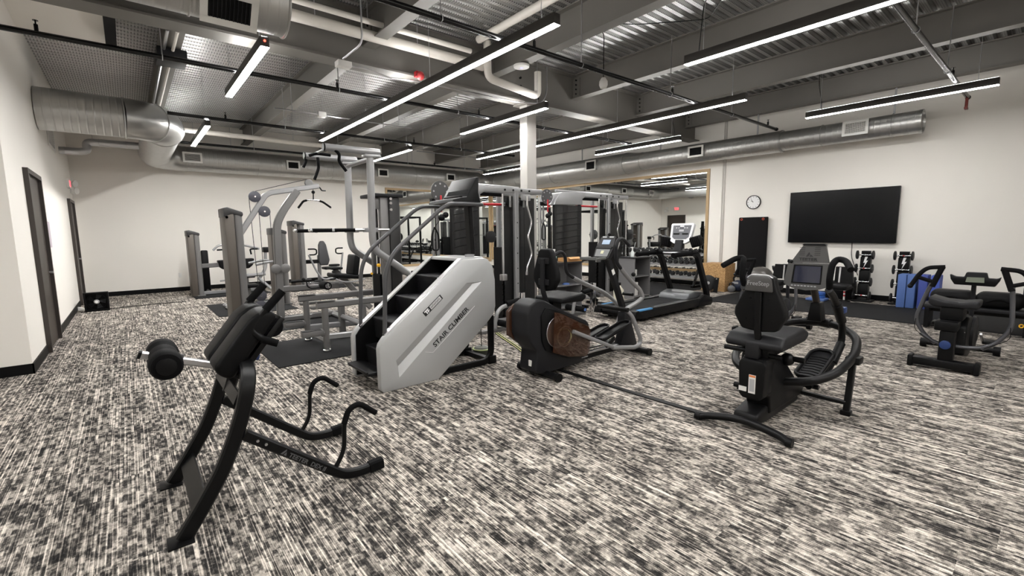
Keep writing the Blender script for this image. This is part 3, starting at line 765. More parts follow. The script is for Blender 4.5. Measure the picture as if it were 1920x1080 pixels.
# ================================================================ stair climber
def stair_climber():
    t = thing('stair_climber', 'silver stair climber with black steps and curved black handrails', 'stair climber', (2.4, 4.37, 0))
    prof = [(1.71, 0.03), (1.735, 0.0), (2.33, 0.0), (2.99, 0.53), (3.06, 0.60), (3.085, 0.68), (3.085, 0.98), (3.055, 1.13), (2.99, 1.21), (2.95, 1.222), (2.66, 1.222), (1.77, 0.525), (1.725, 0.47), (1.71, 0.42)]
    def side(y0, y1, near):
        b = B().prism(prof, 'y', y0, y1, 0.012, 2)
        o = part(t, 'side_panel', b, climber_silver)
        if near:
            yo = y0
            cb = B().poly([(1.865, yo-0.004, 0.30), (2.69, yo-0.004, 0.975), (2.915, yo-0.004, 0.972), (1.895, yo-0.004, 0.10), (1.90, yo+0.026, 0.225), (2.80, yo+0.026, 0.955)],
                          [(0, 1, 2, 3), (0, 4, 5, 1), (1, 5, 2), (2, 5, 4, 3), (3, 4, 0)])
            cm = cb.mesh('cut', t.location, False); co = bpy.data.objects.new('cut', cm); COL.objects.link(co); co.location = t.location
            bpy.context.view_layer.update()
            md = o.modifiers.new('cut', 'BOOLEAN'); md.object = co; md.operation = 'DIFFERENCE'; md.solver = 'EXACT'
            dg = bpy.context.evaluated_depsgraph_get()
            me = bpy.data.meshes.new_from_object(o.evaluated_get(dg))
            o.modifiers.clear(); o.data = me
            bpy.data.objects.remove(co)
        return o
    near = side(4.0, 4.09, True)
    far = side(4.65, 4.74, False)
    # light edge strips with rivets along both slopes
    for y0, y1, p in ((4.03, 4.105, near), (4.635, 4.71, far)):
        part(t, 'edge_strip', B().bar([(1.79, (y0+y1)/2, 0.546), (2.665, (y0+y1)/2, 1.228)], 0.006, 0.07), mat('strip_silver', rgb(198, 198, 198), 0.3, 0.4), p)
        for k in range(5):
            u = 0.08+k*0.21
            part(t, 'rivet', B().cyl((1.79+0.875*u, (y0+y1)/2+0.02, 0.549+0.682*u), (1.787+0.875*u, (y0+y1)/2+0.02, 0.556+0.682*u), 0.006, n=8), steel, p)
    liner = [(1.725, 0.03), (2.3, 0.03), (2.95, 0.56), (3.05, 0.66), (3.05, 1.19), (2.66, 1.205), (1.78, 0.51), (1.735, 0.45)]
    part(t, 'liner', B().prism(liner, 'y', 4.09, 4.105), black_plastic); part(t, 'liner', B().prism(liner, 'y', 4.635, 4.65), black_plastic)
    # steps
    for k in range(-1, 3):
        x, z = (1.925+0.262*k, 0.615+0.208*k) if k >= 0 else (1.83, 0.33)
        part(t, 'step', B().prism([(x, z), (x+0.005, z+0.012), (x+0.285, z+0.012), (x+0.285, z-0.02), (x+0.03, z-0.03), (x+0.045, z-0.21), (x+0.02, z-0.21), (x+0.01, z-0.03)], 'y', 4.105, 4.635, 0.004), dark_grey)
    part(t, 'back_plate', B().prism([(2.74, 0.55), (2.78, 0.55), (2.98, 1.15), (2.94, 1.17)], 'y', 4.105, 4.635), black_plastic)
    part(t, 'inner_base', B().prism([(1.90, 0.10), (2.35, 0.05), (2.95, 0.56), (2.72, 0.62)], 'y', 4.105, 4.635), black_plastic)
    fs = part(t, 'foot_step', B().box(1.63, 1.80, 4.10, 4.64, 0.155, 0.185, 0.008), black_plastic)
    part(t, 'tread_teeth', B().box(1.62, 1.64, 4.12, 4.62, 0.187, 0.192), dark_grey, fs)
    part(t, 'top_cover', B().prism([(2.655, 1.20), (2.665, 1.235), (2.98, 1.235), (3.06, 1.15), (3.06, 1.10), (2.9, 1.19)], 'y', 4.09, 4.65, 0.006), climber_silver)
    part(t, 'rear_cover', B().prism([(2.35, 0.02), (3.0, 0.53), (3.09, 0.64), (3.09, 1.0), (3.04, 1.0), (3.04, 0.66), (2.95, 0.57), (2.33, 0.06)], 'y', 4.09, 4.65), climber_silver)
    part(t, 'cup_holder', B().lathe((2.86, 4.16, 1.232), (0, 0, 1), [(0, 0.05), (0.03, 0.055), (0.03, 0.048), (0.005, 0.045)], 20), mat('clear_grey', rgb(150, 150, 152), 0.2))
    # base frame
    for y in (4.12, 4.62):
        part(t, 'base_frame', B().bar([(2.25, y, 0.035), (3.03, y, 0.035), (3.10, y, 0.12), (3.10, y, 0.56)], 0.07, 0.045, (0, 1, 0), 0.10), black_paint)
        part(t, 'frame_foot', B().box(3.05, 3.15, y-0.035, y+0.035, 0.0, 0.09, 0.006), black_plastic)
    part(t, 'frame_cross', B().box(3.06, 3.12, 4.12, 4.62, 0.02, 0.06), black_paint)
    # handrails
    for y, s_ in ((4.075, 1), (4.665, -1)):
        part(t, 'handrail', B().tube([(1.80, y, 0.50), (1.835, y, 1.14), (1.93, y, 1.325), (2.48, y, 1.75), (2.57, y, 1.797), (3.0, y, 1.80), (3.0, y+s_*0.12, 1.80)], 0.0205, 0.10, 14), mat('rail_grey', rgb(66, 66, 68), 0.4))
    part(t, 'rail_cross', B().tube([(3.0, 4.12, 1.80), (3.0, 4.62, 1.80)], 0.02, 0, 12), black_paint)
    # console
    con = part(t, 'console', B().prism([(2.63, 1.815), (2.65, 1.85), (2.78, 1.875), (2.82, 1.88), (2.95, 2.095), (2.98, 2.09), (2.97, 1.93), (3.0, 1.80)], 'y', 4.12, 4.62, 0.008), black_plastic)
    d = Vector((0.13, 0, 0.205)).normalized(); n = Vector((-d.z, 0, d.x))
    def quad(u0, u1, y0, y1, off):
        o_ = Vector((2.82, 0, 1.88)) + n*off
        a = o_+d*u0; b_ = o_+d*u1
        return B().poly([(a.x, y0, a.z), (a.x, y1, a.z), (b_.x, y1, b_.z), (b_.x, y0, b_.z)], [(0, 1, 2, 3)])
    part(t, 'screen', quad(0.035, 0.225, 4.165, 4.565, 0.002), mat('screen_glossy', rgb(20, 22, 24), 0.2, spec=0.2), con)
    for i in range(4):
        part(t, 'button', B().box(2.675, 2.70, 4.22+i*0.09, 4.26+i*0.09, 1.852, 1.862), lettering_grey, con)
    part(t, 'tablet_ledge', B().box(2.78, 2.81, 4.20, 4.53, 1.876, 1.892), black_paint, con)
    part(t, 'console_arm', B().bar([(3.0, 4.37, 1.80), (3.03, 4.37, 1.2)], 0.06, 0.10), black_paint)
    # lettering
    sl = Vector((0.78, 0, 0.62)).normalized(); up = Vector((-sl.z, 0, sl.x))
    yo = 3.998
    text_mesh('lettering', 'STAIR CLIMBER', Vector((2.302, yo, 0.345)), sl, up, 0.052, t, lettering_dark, near, width=0.545)
    lb = B(); o_ = Vector((2.205, yo-0.0005, 0.675))
    w_, h_ = 0.262, 0.056
    lb.poly([o_, o_+sl*w_, o_+sl*w_+up*h_, o_+up*h_], [(0, 1, 2, 3)])
    part(t, 'badge', lb, lettering_dark, near)
    wb = B(); o2 = o_+Vector((0, -0.001, 0))+sl*0.092+up*0.007
    wb.poly([o2, o2+sl*0.155, o2+sl*0.155+up*0.042, o2+up*0.042], [(0, 1, 2, 3)])
    part(t, 'badge_field', wb, mat('badge_grey', rgb(186, 186, 186), 0.4), near)
    mk = B(); o3 = o_+Vector((0, -0.001, 0))
    for q in ([(0.015, 0.036), (0.072, 0.036), (0.072, 0.048), (0.015, 0.048)], [(0.030, 0.008), (0.043, 0.008), (0.043, 0.034), (0.030, 0.034)], [(0.050, 0.008), (0.062, 0.008), (0.062, 0.034), (0.050, 0.034)], [(0.062, 0.018), (0.075, 0.018), (0.075, 0.028), (0.062, 0.028)]):
        ps = [o3+sl*a+up*b_ for a, b_ in q]; mk.poly(ps, [(0, 1, 2, 3)])
    part(t, 'emblem', mk, lettering_white, near)
    gl = B(); o4 = o2+Vector((0, -0.0005, 0))
    for k in range(10):            # print too small to read: upright strokes with short bars
        u0 = 0.012+k*0.0132
        gl.poly([o4+sl*(u0+a)+up*c_ for a, c_ in ((0, 0.012), (0.0035, 0.012), (0.0035, 0.031), (0, 0.031))], [(0, 1, 2, 3)])
        c0 = 0.012+0.007*(k % 3)
        gl.poly([o4+sl*(u0+a)+up*c_ for a, c_ in ((0.0035, c0), (0.0095, c0), (0.0095, c0+0.005), (0.0035, c0+0.005))], [(0, 1, 2, 3)])
    part(t, 'small_print', gl, lettering_dark, near)
    # thin frame line around the words
    ol = [(2.185, 0.318), (2.275, 0.298), (2.80, 0.715), (2.745, 0.70)]
    fr = B().tube([(2.185, yo, 0.318), (2.275, yo, 0.298), (2.80, yo, 0.715)], 0.0025, 0, 6)
    part(t, 'frame_line', fr, mat('line_light', rgb(205, 205, 205), 0.4), near)
stair_climber()

# ================================================================ recumbent elliptical
def recumbent_elliptical():
    t = thing('recumbent_elliptical', 'black and grey recumbent elliptical with a brown see-through wheel cover', 'elliptical', (3.9, 3.42, 0))
    yc = 3.42
    prof = [(3.03, 0.10), (3.06, 0.30), (2.97, 0.40), (2.93, 0.48), (2.93, 0.70), (2.97, 0.78), (3.06, 0.825), (3.16, 0.815), (3.33, 0.73), (3.80, 0.525), (3.845, 0.48), (3.85, 0.36), (3.83, 0.15), (3.76, 0.06), (3.2, 0.05), (3.06, 0.07)]
    shell = part(t, 'housing', B().prism(prof, 'y', 3.29, 3.55, 0.03, 3), dark_grey)
    inset = [(3.16, 0.30), (3.11, 0.40), (3.10, 0.66), (3.16, 0.74), (3.30, 0.70), (3.77, 0.50), (3.80, 0.46), (3.79, 0.17), (3.74, 0.12), (3.45, 0.17)]
    part(t, 'side_panel', B().prism([(x, z) for x, z in inset], 'y', 3.272, 3.292, 0.006), black_plastic, shell)
    part(t, 'flywheel', B().lathe((3.33, 3.268, 0.47), (0, 1, 0), [(0, 0.155), (0.003, 0.165), (0.008, 0.165)], 40), mat('wheel_brown', rgb(88, 68, 58), 0.35, 0.4), shell)
    part(t, 'wheel_rim', B().ring((3.33, 3.266, 0.47), (0, 1, 0), 0.163, 0.004, 40, 6), steel, shell)
    part(t, 'cord_ring', B().ring((3.42, 3.258, 0.41), (0, 1, 0), 0.105, 0.006, 36, 8), mat('ring_cream', rgb(196, 184, 150), 0.4), shell)
    part(t, 'cord_ring', B().ring((3.405, 3.252, 0.41), (0.3, 1, 0), 0.08, 0.005, 36, 8), mat('ring_olive', rgb(150, 150, 92), 0.4), shell)
    cov = [(3.22, 0.275), (3.24, 0.69), (3.32, 0.67), (3.76, 0.47), (3.79, 0.43), (3.78, 0.19), (3.72, 0.15), (3.45, 0.19)]
    part(t, 'wheel_cover', B().prism(cov, 'y', 3.226, 3.236, 0.003), brown_glass, shell, 'brown translucent wheel cover')
    part(t, 'far_cover', B().prism([(2.90, 0.45), (2.90, 0.70), (3.0, 0.77), (3.3, 0.70), (3.7, 0.5), (3.7, 0.2), (3.1, 0.3)], 'y', 3.56, 3.60, 0.015), mat('cover_brown', rgb(64, 42, 30), 0.2), shell)
    part(t, 'highlight_strip', B().box(3.70, 3.80, 3.27, 3.276, 0.118, 0.128), lettering_grey, shell)
    part(t, 'warning_label', B().box(3.034, 3.042, 3.36, 3.40, 0.14, 0.20), white_plastic, shell)
    for x, y0, y1 in ((3.19, 3.11, 3.72), (4.70, 3.07, 3.77)):
        st = part(t, 'stabiliser', B().cyl((x, y0+0.03, 0.045), (x, y1-0.03, 0.045), 0.036, n=18), black_paint)
        part(t, 'end_cap', B().cyl((x, y0, 0.045), (x, y0+0.035, 0.045), 0.044, n=18), black_plastic, st)
        part(t, 'end_cap', B().cyl((x, y1-0.035, 0.045), (x, y1, 0.045), 0.044, n=18), black_plastic, st)
    part(t, 'main_rail', B().bar([(3.1, yc, 0.075), (4.85, yc, 0.085)], 0.07, 0.09), black_paint)
    part(t, 'rail_track', B().box(3.85, 4.45, yc-0.075, yc-0.05, 0.12, 0.135).box(3.85, 4.45, yc+0.05, yc+0.075, 0.12, 0.135), steel)
    # mast and its foot shroud
    part(t, 'mast_shroud', B().prism([(4.50, 0.07), (4.58, 0.25), (4.585, 0.5), (4.68, 0.5), (4.86, 0.07)], 'y', yc-0.055, yc+0.055, 0.012), dark_grey)
    mast = part(t, 'mast', B().bar([(4.68, yc, 0.42), (4.47, yc, 0.85), (4.29, yc, 1.20)], 0.075, 0.065, (0, 1, 0), 0.08), dark_grey)
    part(t, 'warning_label', B().bar([(4.392, yc-0.034, 0.985), (4.362, yc-0.034, 1.045)], 0.045, 0.004), white_plastic, mast)
    part(t, 'foot_peg', B().cyl((4.62, 3.28, 0.73), (4.62, 3.42, 0.73), 0.02), black_plastic)
    # console
    d = Vector((0.14, 0, 0.24)).normalized(); n = Vector((-d.z, 0, d.x)); o_ = Vector((4.17, 0, 1.19))
    def qp(pts, off, th=0.004):
        b = B()
        lo = [o_+d*v+n*off+Vector((0, u, 0)) for u, v in pts]; hi = [p+n*th for p in lo]
        k = len(pts)
        b.poly(lo+hi, [tuple(range(k)), tuple(range(2*k-1, k-1, -1))]+[(i, (i+1) % k, (i+1) % k+k, i+k) for i in range(k)])
        return b
    Y0 = yc-0.01
    con = part(t, 'console', qp([(Y0-0.11, 0.0), (Y0-0.125, 0.12), (Y0-0.105, 0.27), (Y0-0.08, 0.29), (Y0+0.08, 0.29), (Y0+0.105, 0.27), (Y0+0.125, 0.12), (Y0+0.11, 0.0)], -0.05, 0.05), dark_grey)
    part(t, 'console_field', qp([(Y0-0.09, 0.015), (Y0-0.10, 0.11), (Y0+0.10, 0.11), (Y0+0.09, 0.015)], 0.001, 0.006), mat('console_grey', rgb(104, 106, 106), 0.4), con)
    part(t, 'screen', qp([(Y0-0.055, 0.175), (Y0-0.055, 0.235), (Y0+0.055, 0.235), (Y0+0.055, 0.175)], 0.001, 0.003), lcd_on, con, 'lit blue display')
    part(t, 'divider', qp([(Y0-0.11, 0.118), (Y0-0.11, 0.145), (Y0+0.11, 0.145), (Y0+0.11, 0.118)], 0.0, 0.012), black_plastic, con)
    part(t, 'top_mark', qp([(Y0-0.08, 0.268), (Y0-0.08, 0.277), (Y0-0.02, 0.277), (Y0-0.02, 0.268)], 0.001, 0.002).poly([o_+d*0.268+n*0.002+Vector((0, Y0+0.02, 0)), o_+d*0.277+n*0.002+Vector((0, Y0+0.02, 0)), o_+d*0.277+n*0.002+Vector((0, Y0+0.08, 0)), o_+d*0.268+n*0.002+Vector((0, Y0+0.08, 0))], [(0, 1, 2, 3)]), lettering_white, con)
    part(t, 'display_button', qp([(Y0-0.02, 0.05), (Y0-0.02, 0.09), (Y0+0.02, 0.09), (Y0+0.02, 0.05)], 0.008, 0.002), mat('lcd_cream', rgb(196, 196, 160), 0.4), con)
    part(t, 'tray', B().tube([(3.98, yc-0.10, 1.185), (4.14, yc-0.10, 1.19)], 0.016).tube([(3.98, yc+0.12, 1.185), (4.14, yc+0.12, 1.19)], 0.016).box(3.97, 4.0, yc-0.11, yc+0.13, 1.175, 1.205), mat('tray_light', rgb(96, 98, 96), 0.35, 0.2), con)
    part(t, 'sensor_knob', B().ball((4.325, Y0, 1.455), 0.02), black_plastic, con)
    # seat
    part(t, 'seat_post', B().box(3.36, 3.48, yc-0.05, yc+0.05, 0.62, 0.76), black_paint)
    part(t, 'seat', B().prism([(3.32, 0.765), (3.33, 0.815), (3.5, 0.83), (3.66, 0.845), (3.71, 0.83), (3.72, 0.79), (3.66, 0.755)], 'y', yc-0.20, yc+0.20, 0.022, 3), vinyl)
    sb = part(t, 'seatback', B().prism([(yc-0.11, 0.90), (yc-0.18, 1.0), (yc-0.175, 1.07), (yc-0.095, 1.30), (yc-0.06, 1.325), (yc+0.06, 1.325), (yc+0.095, 1.30), (yc+0.175, 1.07), (yc+0.18, 1.0), (yc+0.11, 0.90), (yc, 0.88)], 'x', 3.28, 3.35, 0.02, 3), vinyl)
    part(t, 'back_support', B().bar([(3.34, yc, 0.70), (3.255, yc, 0.90), (3.255, yc, 1.22)], 0.03, 0.055, (0, 1, 0), 0.05), dark_grey)
    for z in (0.98, 1.20):
        part(t, 'back_bracket', B().box(3.262, 3.28, yc-0.075, yc+0.075, z-0.03, z+0.03, 0.004), dark_grey, sb)
    # swinging arms
    grey = silver
    part(t, 'arm', B().tube([(4.20, 3.15, 1.08), (4.40, 3.17, 0.935), (4.62, 3.18, 0.80), (4.69, 3.18, 0.70), (4.62, 3.20, 0.655), (4.42, 3.24, 0.575)], 0.025, 0.07, 14), grey)
    part(t, 'arm', B().tube([(4.42, 3.24, 0.575), (4.50, 3.20, 0.50), (4.655, 3.18, 0.20), (4.64, 3.18, 0.135), (4.55, 3.18, 0.11), (4.14, 3.20, 0.175)], 0.025, 0.08, 14), grey)
    part(t, 'handlebar', B().tube([(4.215, 3.15, 1.07), (4.12, 3.15, 1.15), (4.11, 3.15, 1.33), (4.15, 3.15, 1.40), (4.23, 3.15, 1.41), (4.345, 3.15, 1.335)], 0.021, 0.08, 14), dark_grey)
    part(t, 'lock_knob', B().ball((4.40, 3.12, 1.00), 0.026, n=14), black_plastic)
    part(t, 'arm', B().tube([(4.0, 3.68, 0.955), (4.17, 3.68, 0.88), (4.50, 3.64, 0.745), (4.60, 3.58, 0.66), (4.70, 3.50, 0.52), (4.62, 3.50, 0.33)], 0.025, 0.06, 14), grey)
    part(t, 'handlebar', B().tube([(4.0, 3.68, 0.955), (3.88, 3.68, 1.02), (3.865, 3.68, 1.22), (3.79, 3.68, 1.275), (3.67, 3.68, 1.22)], 0.021, 0.08, 14), dark_grey)
    part(t, 'pivot', B().cyl((4.42, 3.20, 0.575), (4.42, 3.64, 0.575), 0.028, n=16), black_plastic)
    part(t, 'crank_link', B().tube([(3.50, 3.215, 0.455), (4.17, 3.205, 0.17)], 0.022, 0, 12), grey)
    part(t, 'crank_link', B().tube([(3.50, 3.64, 0.36), (4.30, 3.62, 0.17)], 0.022, 0, 12), black_paint)
    for (x0, z0, x1, z1, ya, yb) in ((3.98, 0.27, 4.50, 0.40, 3.19, 3.33), (4.02, 0.20, 4.50, 0.31, 3.50, 3.64)):
        dv = Vector((x1-x0, 0, z1-z0)).normalized(); nv = Vector((-dv.z, 0, dv.x)); L = math.hypot(x1-x0, z1-z0)
        outl = [(0, 0.02), (0.03, 0.0), (L-0.06, 0.0), (L, 0.03), (L, yb-ya-0.03), (L-0.06, yb-ya), (0.03, yb-ya), (0, yb-ya-0.02)]
        lo = [Vector((x0, ya+v, z0))+dv*u for u, v in outl]
        pb = B(); k = len(lo); up_ = [p+nv*0.018 for p in lo]
        pb.poly(lo+up_, [tuple(range(k)), tuple(range(2*k-1, k-1, -1))]+[(i, (i+1) % k, (i+1) % k+k, i+k) for i in range(k)])
        pd = part(t, 'pedal', pb, black_plastic)
        part(t, 'pedal_rim', B().tube([p+nv*0.03 for p in lo+[lo[0]]], 0.012, 0.02, 8), black_plastic, pd)
    part(t, 'pedal_link', B().bar([(4.25, 3.26, 0.26), (4.10, 3.26, 0.19)], 0.05, 0.03).bar([(4.25, 3.57, 0.22), (4.10, 3.6, 0.17)], 0.05, 0.03), black_paint)
recumbent_elliptical()

# ================================================================ recumbent cross trainer
def cross_trainer():
    t = thing('recumbent_cross_trainer', 'black recumbent cross trainer with hoop frame and large grey console', 'cross trainer', (4.0, 1.42, 0))
    yc = 1.42
    part(t, 'rear_stabiliser', B().tube([(3.36, 1.735, 0.03), (3.39, 1.68, 0.045), (3.42, 1.55, 0.065), (3.43, yc, 0.075), (3.42, 1.29, 0.065), (3.41, 1.16, 0.045), (3.38, 1.105, 0.03)], 0.029, 0.08, 16), black_paint)
    for y in (1.745, 1.095):
        part(t, 'end_cap', B().cyl((3.36 if y > yc else 3.38, y-0.02, 0.032), (3.36 if y > yc else 3.38, y+0.02, 0.032), 0.032, n=16), black_plastic)
    part(t, 'base_plate', B().prism([(3.42, 0.06), (3.44, 0.13), (3.62, 0.17), (3.70, 0.14), (4.25, 0.10), (4.25, 0.05), (3.6, 0.04)], 'y', 1.33, 1.51, 0.02, 3), black_plastic)
    part(t, 'frame_beam', B().bar([(3.5, yc, 0.09), (4.95, yc, 0.12)], 0.07, 0.08), black_paint)
    body = part(t, 'drive_housing', B().prism([(3.48, 0.28), (3.50, 0.54), (3.62, 0.56), (3.80, 0.53), (4.12, 0.28), (4.32, 0.17), (4.30, 0.10), (3.62, 0.10), (3.60, 0.24)], 'y', 1.315, 1.495, 0.02, 3), black_plastic)
    part(t, 'rear_box', B().prism([(1.315, 0.27), (1.305, 0.50), (1.325, 0.535), (1.485, 0.535), (1.50, 0.50), (1.49, 0.26), (1.46, 0.235), (1.34, 0.235)], 'x', 3.465, 3.62, 0.012), black_plastic, body)
    part(t, 'warning_label', B().box(3.461, 3.466, 1.37, 1.418, 0.285, 0.425), white_plastic, body)
    part(t, 'label_header', B().box(3.4595, 3.4612, 1.372, 1.416, 0.408, 0.423), mat('label_orange', rgb(220, 130, 70), 0.5), body)
    part(t, 'label_text', B().box(3.4595, 3.4612, 1.376, 1.412, 0.30, 0.395), mat('label_grey', rgb(170, 170, 172), 0.5), body)
    part(t, 'serial_label', B().box(3.461, 3.466, 1.432, 1.488, 0.29, 0.325), white_plastic, body)
    part(t, 'step_peg', B().cyl((3.60, 1.50, 0.28), (3.60, 1.58, 0.28), 0.022), black_plastic)
    part(t, 'crank', B().cyl((3.86, 1.30, 0.50), (3.86, 1.18, 0.50), 0.022).ball((3.86, 1.30, 0.49), 0.05), black_paint)
    # seat
    part(t, 'seat', B().prism([(3.50, 0.615), (3.49, 0.66), (3.56, 0.715), (3.92, 0.74), (4.03, 0.70), (4.03, 0.655), (3.96, 0.625)], 'y', 1.215, 1.625, 0.028, 3), dark_grey)
    part(t, 'seat_carriage', B().box(3.55, 3.9, 1.33, 1.51, 0.54, 0.625, 0.01), black_plastic)
    part(t, 'lever', B().tube([(3.50, 1.625, 0.595), (3.52, 1.47, 0.59), (3.56, 1.40, 0.57), (3.60, 1.25, 0.555)], 0.018, 0.05, 12), black_plastic)
    part(t, 'seat_clamp', B().box(3.49, 3.56, 1.37, 1.47, 0.54, 0.66, 0.01), dark_grey)
    bk = part(t, 'seatback', B().prism([(1.275, 0.755), (1.215, 0.86), (1.22, 0.91), (1.285, 1.06), (1.305, 1.15), (1.345, 1.165), (1.455, 1.165), (1.49, 1.14), (1.505, 1.06), (1.575, 0.91), (1.58, 0.86), (1.52, 0.755), (1.4, 0.74)], 'x', 3.52, 3.60, 0.02, 3), black_plastic)
    part(t, 'seatback_spine', B().bar([(3.56, 1.395, 0.60), (3.51, 1.395, 0.76), (3.505, 1.395, 1.04)], 0.03, 0.045, (0, 1, 0), 0.05), black_paint)
    hd = part(t, 'head_panel', B().prism([(1.305, 1.045), (1.318, 1.14), (1.34, 1.163), (1.46, 1.163), (1.48, 1.14), (1.497, 1.045)], 'x', 3.495, 3.53, 0.008), console_dark, bk)
    text_mesh('lettering', 'FreeStep', (3.4935, 1.475, 1.080), (0, -1, 0), (0, 0, 1), 0.042, t, lettering_grey, bk, width=0.15, bold=0.0)
    part(t, 'rim_strip', B().tube([(3.515, 1.485, 1.14), (3.515, 1.455, 1.166), (3.515, 1.345, 1.166), (3.515, 1.31, 1.148)], 0.006, 0.03, 8), steel, bk)
    for y in (1.30, 1.49):
        for z in (0.83, 0.99):
            part(t, 'screw', B().cyl((3.521, y if z < 0.9 else yc-0.025+(y-1.395)*0.7, z), (3.515, y if z < 0.9 else yc-0.025+(y-1.395)*0.7, z), 0.008, n=10), base_black, bk)
    # hoop
    h = [(0.0, 4.95, 0.625), (0.18, 4.92, 0.605), (0.35, 4.76, 0.555), (0.42, 4.42, 0.465), (0.385, 4.08, 0.385), (0.28, 3.92, 0.335), (0.10, 3.88, 0.30)]
    full = [(x, yc-d, z) for d, x, z in reversed(h)] + [(x, yc+d, z) for d, x, z in h[1:]]
    part(t, 'hoop_frame', B().tube(full, 0.033, 0.2, 16), black_paint)
    for s_ in (-1, 1):
        lg = part(t, 'leg', B().bar([(4.40, yc+s_*0.415, 0.46), (4.36, yc+s_*0.415, 0.25), (4.33, yc+s_*0.41, 0.02)], 0.05, 0.045, (0, 1, 0), 0.08), black_paint)
        part(t, 'leg_foot', B().box(4.295, 4.365, yc+s_*0.41-0.035, yc+s_*0.41+0.035, 0.0, 0.04, 0.006), black_plastic, lg)
        part(t, 'clamp', B().box(4.36, 4.48, yc+s_*0.415-0.05, yc+s_*0.415+0.05, 0.41, 0.47, 0.01), black_plastic, lg)
        part(t, 'leg_brace', B().bar([(4.33, yc+s_*0.40, 0.10), (4.25, yc+s_*0.03, 0.13)], 0.05, 0.03, (0, 0, 1)), black_paint)
    # mast and console
    part(t, 'mast_foot', B().prism([(1.36, 0.645), (1.385, 0.82), (1.455, 0.82), (1.48, 0.645)], 'x', 4.80, 4.93, 0.01), black_plastic)
    part(t, 'mast_clamp', B().tube([(4.94, 1.32, 0.615), (4.955, yc, 0.622), (4.94, 1.52, 0.615)], 0.043, 0, 14), black_paint)
    part(t, 'mast', B().bar([(4.87, yc, 0.78), (4.72, yc, 1.0)], 0.05, 0.05), mat('mast_brown', rgb(46, 38, 32), 0.4))
    tilt = 0.10
    def con_pts(pts, x, th):
        b = B(); lo = [(x+(z-1.0)*tilt, y, z) for y, z in pts]; hi = [(x+th+(z-1.0)*tilt, y, z) for y, z in pts]; k = len(pts)
        b.poly(lo+hi, [tuple(range(k)), tuple(range(2*k-1, k-1, -1))]+[(i, (i+1) % k, (i+1) % k+k, i+k) for i in range(k)])
        return b
    con = part(t, 'console', con_pts([(1.255, 1.0), (1.285, 1.19), (1.60, 1.185), (1.625, 1.0), (1.55, 0.965), (1.44, 0.95), (1.33, 0.965)], 4.60, 0.07), console_dark)
    part(t, 'console_shield', con_pts([(1.285, 1.195), (1.32, 1.345), (1.335, 1.352), (1.48, 1.352), (1.495, 1.345), (1.585, 1.19)], 4.61, 0.03), console_dark, con)
    part(t, 'shield_edge', con_pts([(1.315, 1.348), (1.33, 1.362), (1.49, 1.362), (1.50, 1.348)], 4.60, 0.05), base_black, con)
    part(t, 'screen', con_pts([(1.335, 1.02), (1.335, 1.165), (1.535, 1.165), (1.545, 1.02)], 4.594, 0.004), screen_blue, con, 'dark blue-grey display')
    part(t, 'screen_bezel', con_pts([(1.325, 1.01), (1.325, 1.175), (1.55, 1.175), (1.56, 1.01)], 4.597, 0.003), base_black, con)
    for i in range(8):
        y = 1.36+i*0.026
        part(t, 'button', con_pts([(y, 0.984), (y, 0.993), (y+0.017, 0.993), (y+0.017, 0.984)], 4.596, 0.004), lettering_grey, con)
    text_mesh('lettering', 'TEETER', (4.6295, 1.517, 1.212), (0, -1, 0), (tilt, 0, 1), 0.026, t, lettering_dark, con, width=0.145)
    em = B()
    for q in ([(1.465, 1.248), (1.442, 1.29), (1.432, 1.272), (1.446, 1.248)], [(1.428, 1.268), (1.405, 1.248), (1.440, 1.248)]):
        em.poly([(4.608+(z-1.0)*tilt, y, z) for y, z in q], [tuple(range(len(q)))])
    part(t, 'emblem', em, lettering_dark, con)
    for k in range(5):
        z = 1.325-k*0.016
        for s_, y0 in ((1, 1.475), (-1, 1.40)):
            part(t, 'vent_line', con_pts([(y0, z), (y0, z+0.003), (y0+s_*0.045, z+0.003), (y0+s_*0.045, z)], 4.608, 0.003), black_plastic, con)
    for s_, yo in ((1, 1.625), (-1, 1.255)):
        wg = part(t, 'side_wing', con_pts([(yo, 1.03), (yo, 1.165), (yo+s_*0.12, 1.165), (yo+s_*0.135, 1.03)], 4.70, 0.03), black_plastic, con)
        part(t, 'wing_edge', con_pts([(yo+s_*0.03, 1.03), (yo+s_*0.03, 1.16), (yo+s_*0.042, 1.16), (yo+s_*0.042, 1.03)], 4.692, 0.01), steel, con)
        part(t, 'cup_holder', B().box(4.56, 4.72, min(yo, yo+s_*0.13), max(yo, yo+s_*0.13), 0.975, 1.02, 0.012), black_plastic, con)
    part(t, 'shield_knob', B().ball((4.63, 1.578, 1.20), 0.016), black_plastic, con)
    # swinging arms
    def arm(s_, dx):
        y = lambda d: yc+s_*d
        part(t, 'arm', B().tube([(4.15+dx, y(0.28), 1.02), (4.27+dx, y(0.285), 0.955), (4.46+dx, y(0.28), 0.80), (4.57+dx, y(0.28), 0.69), (4.61+dx*0.6, y(0.275), 0.54), (4.54+dx*0.3, y(0.27), 0.44), (4.36, y(0.24), 0.29), (4.10, y(0.2), 0.235)], 0.026, 0.08, 14), black_paint)
        g = part(t, 'handlebar', B().tube([(4.17+dx, y(0.28), 1.03), (4.13+dx, y(0.285), 1.10), (4.15+dx, y(0.29), 1.22), (4.20+dx, y(0.31), 1.262), (4.18+dx, y(0.37), 1.25), (4.08+dx, y(0.43), 1.19)], 0.0235, 0.08, 14), foam)
        part(t, 'sleeve', B().tube([(4.36+dx, y(0.283), 0.885), (4.54+dx, y(0.28), 0.725)], 0.036, 0, 14), black_plastic, g)
        part(t, 'sleeve_tab', B().box(4.44+dx, 4.52+dx, y(0.28)-0.04, y(0.28)+0.04, 0.80, 0.85, 0.008), blue_dark, g)
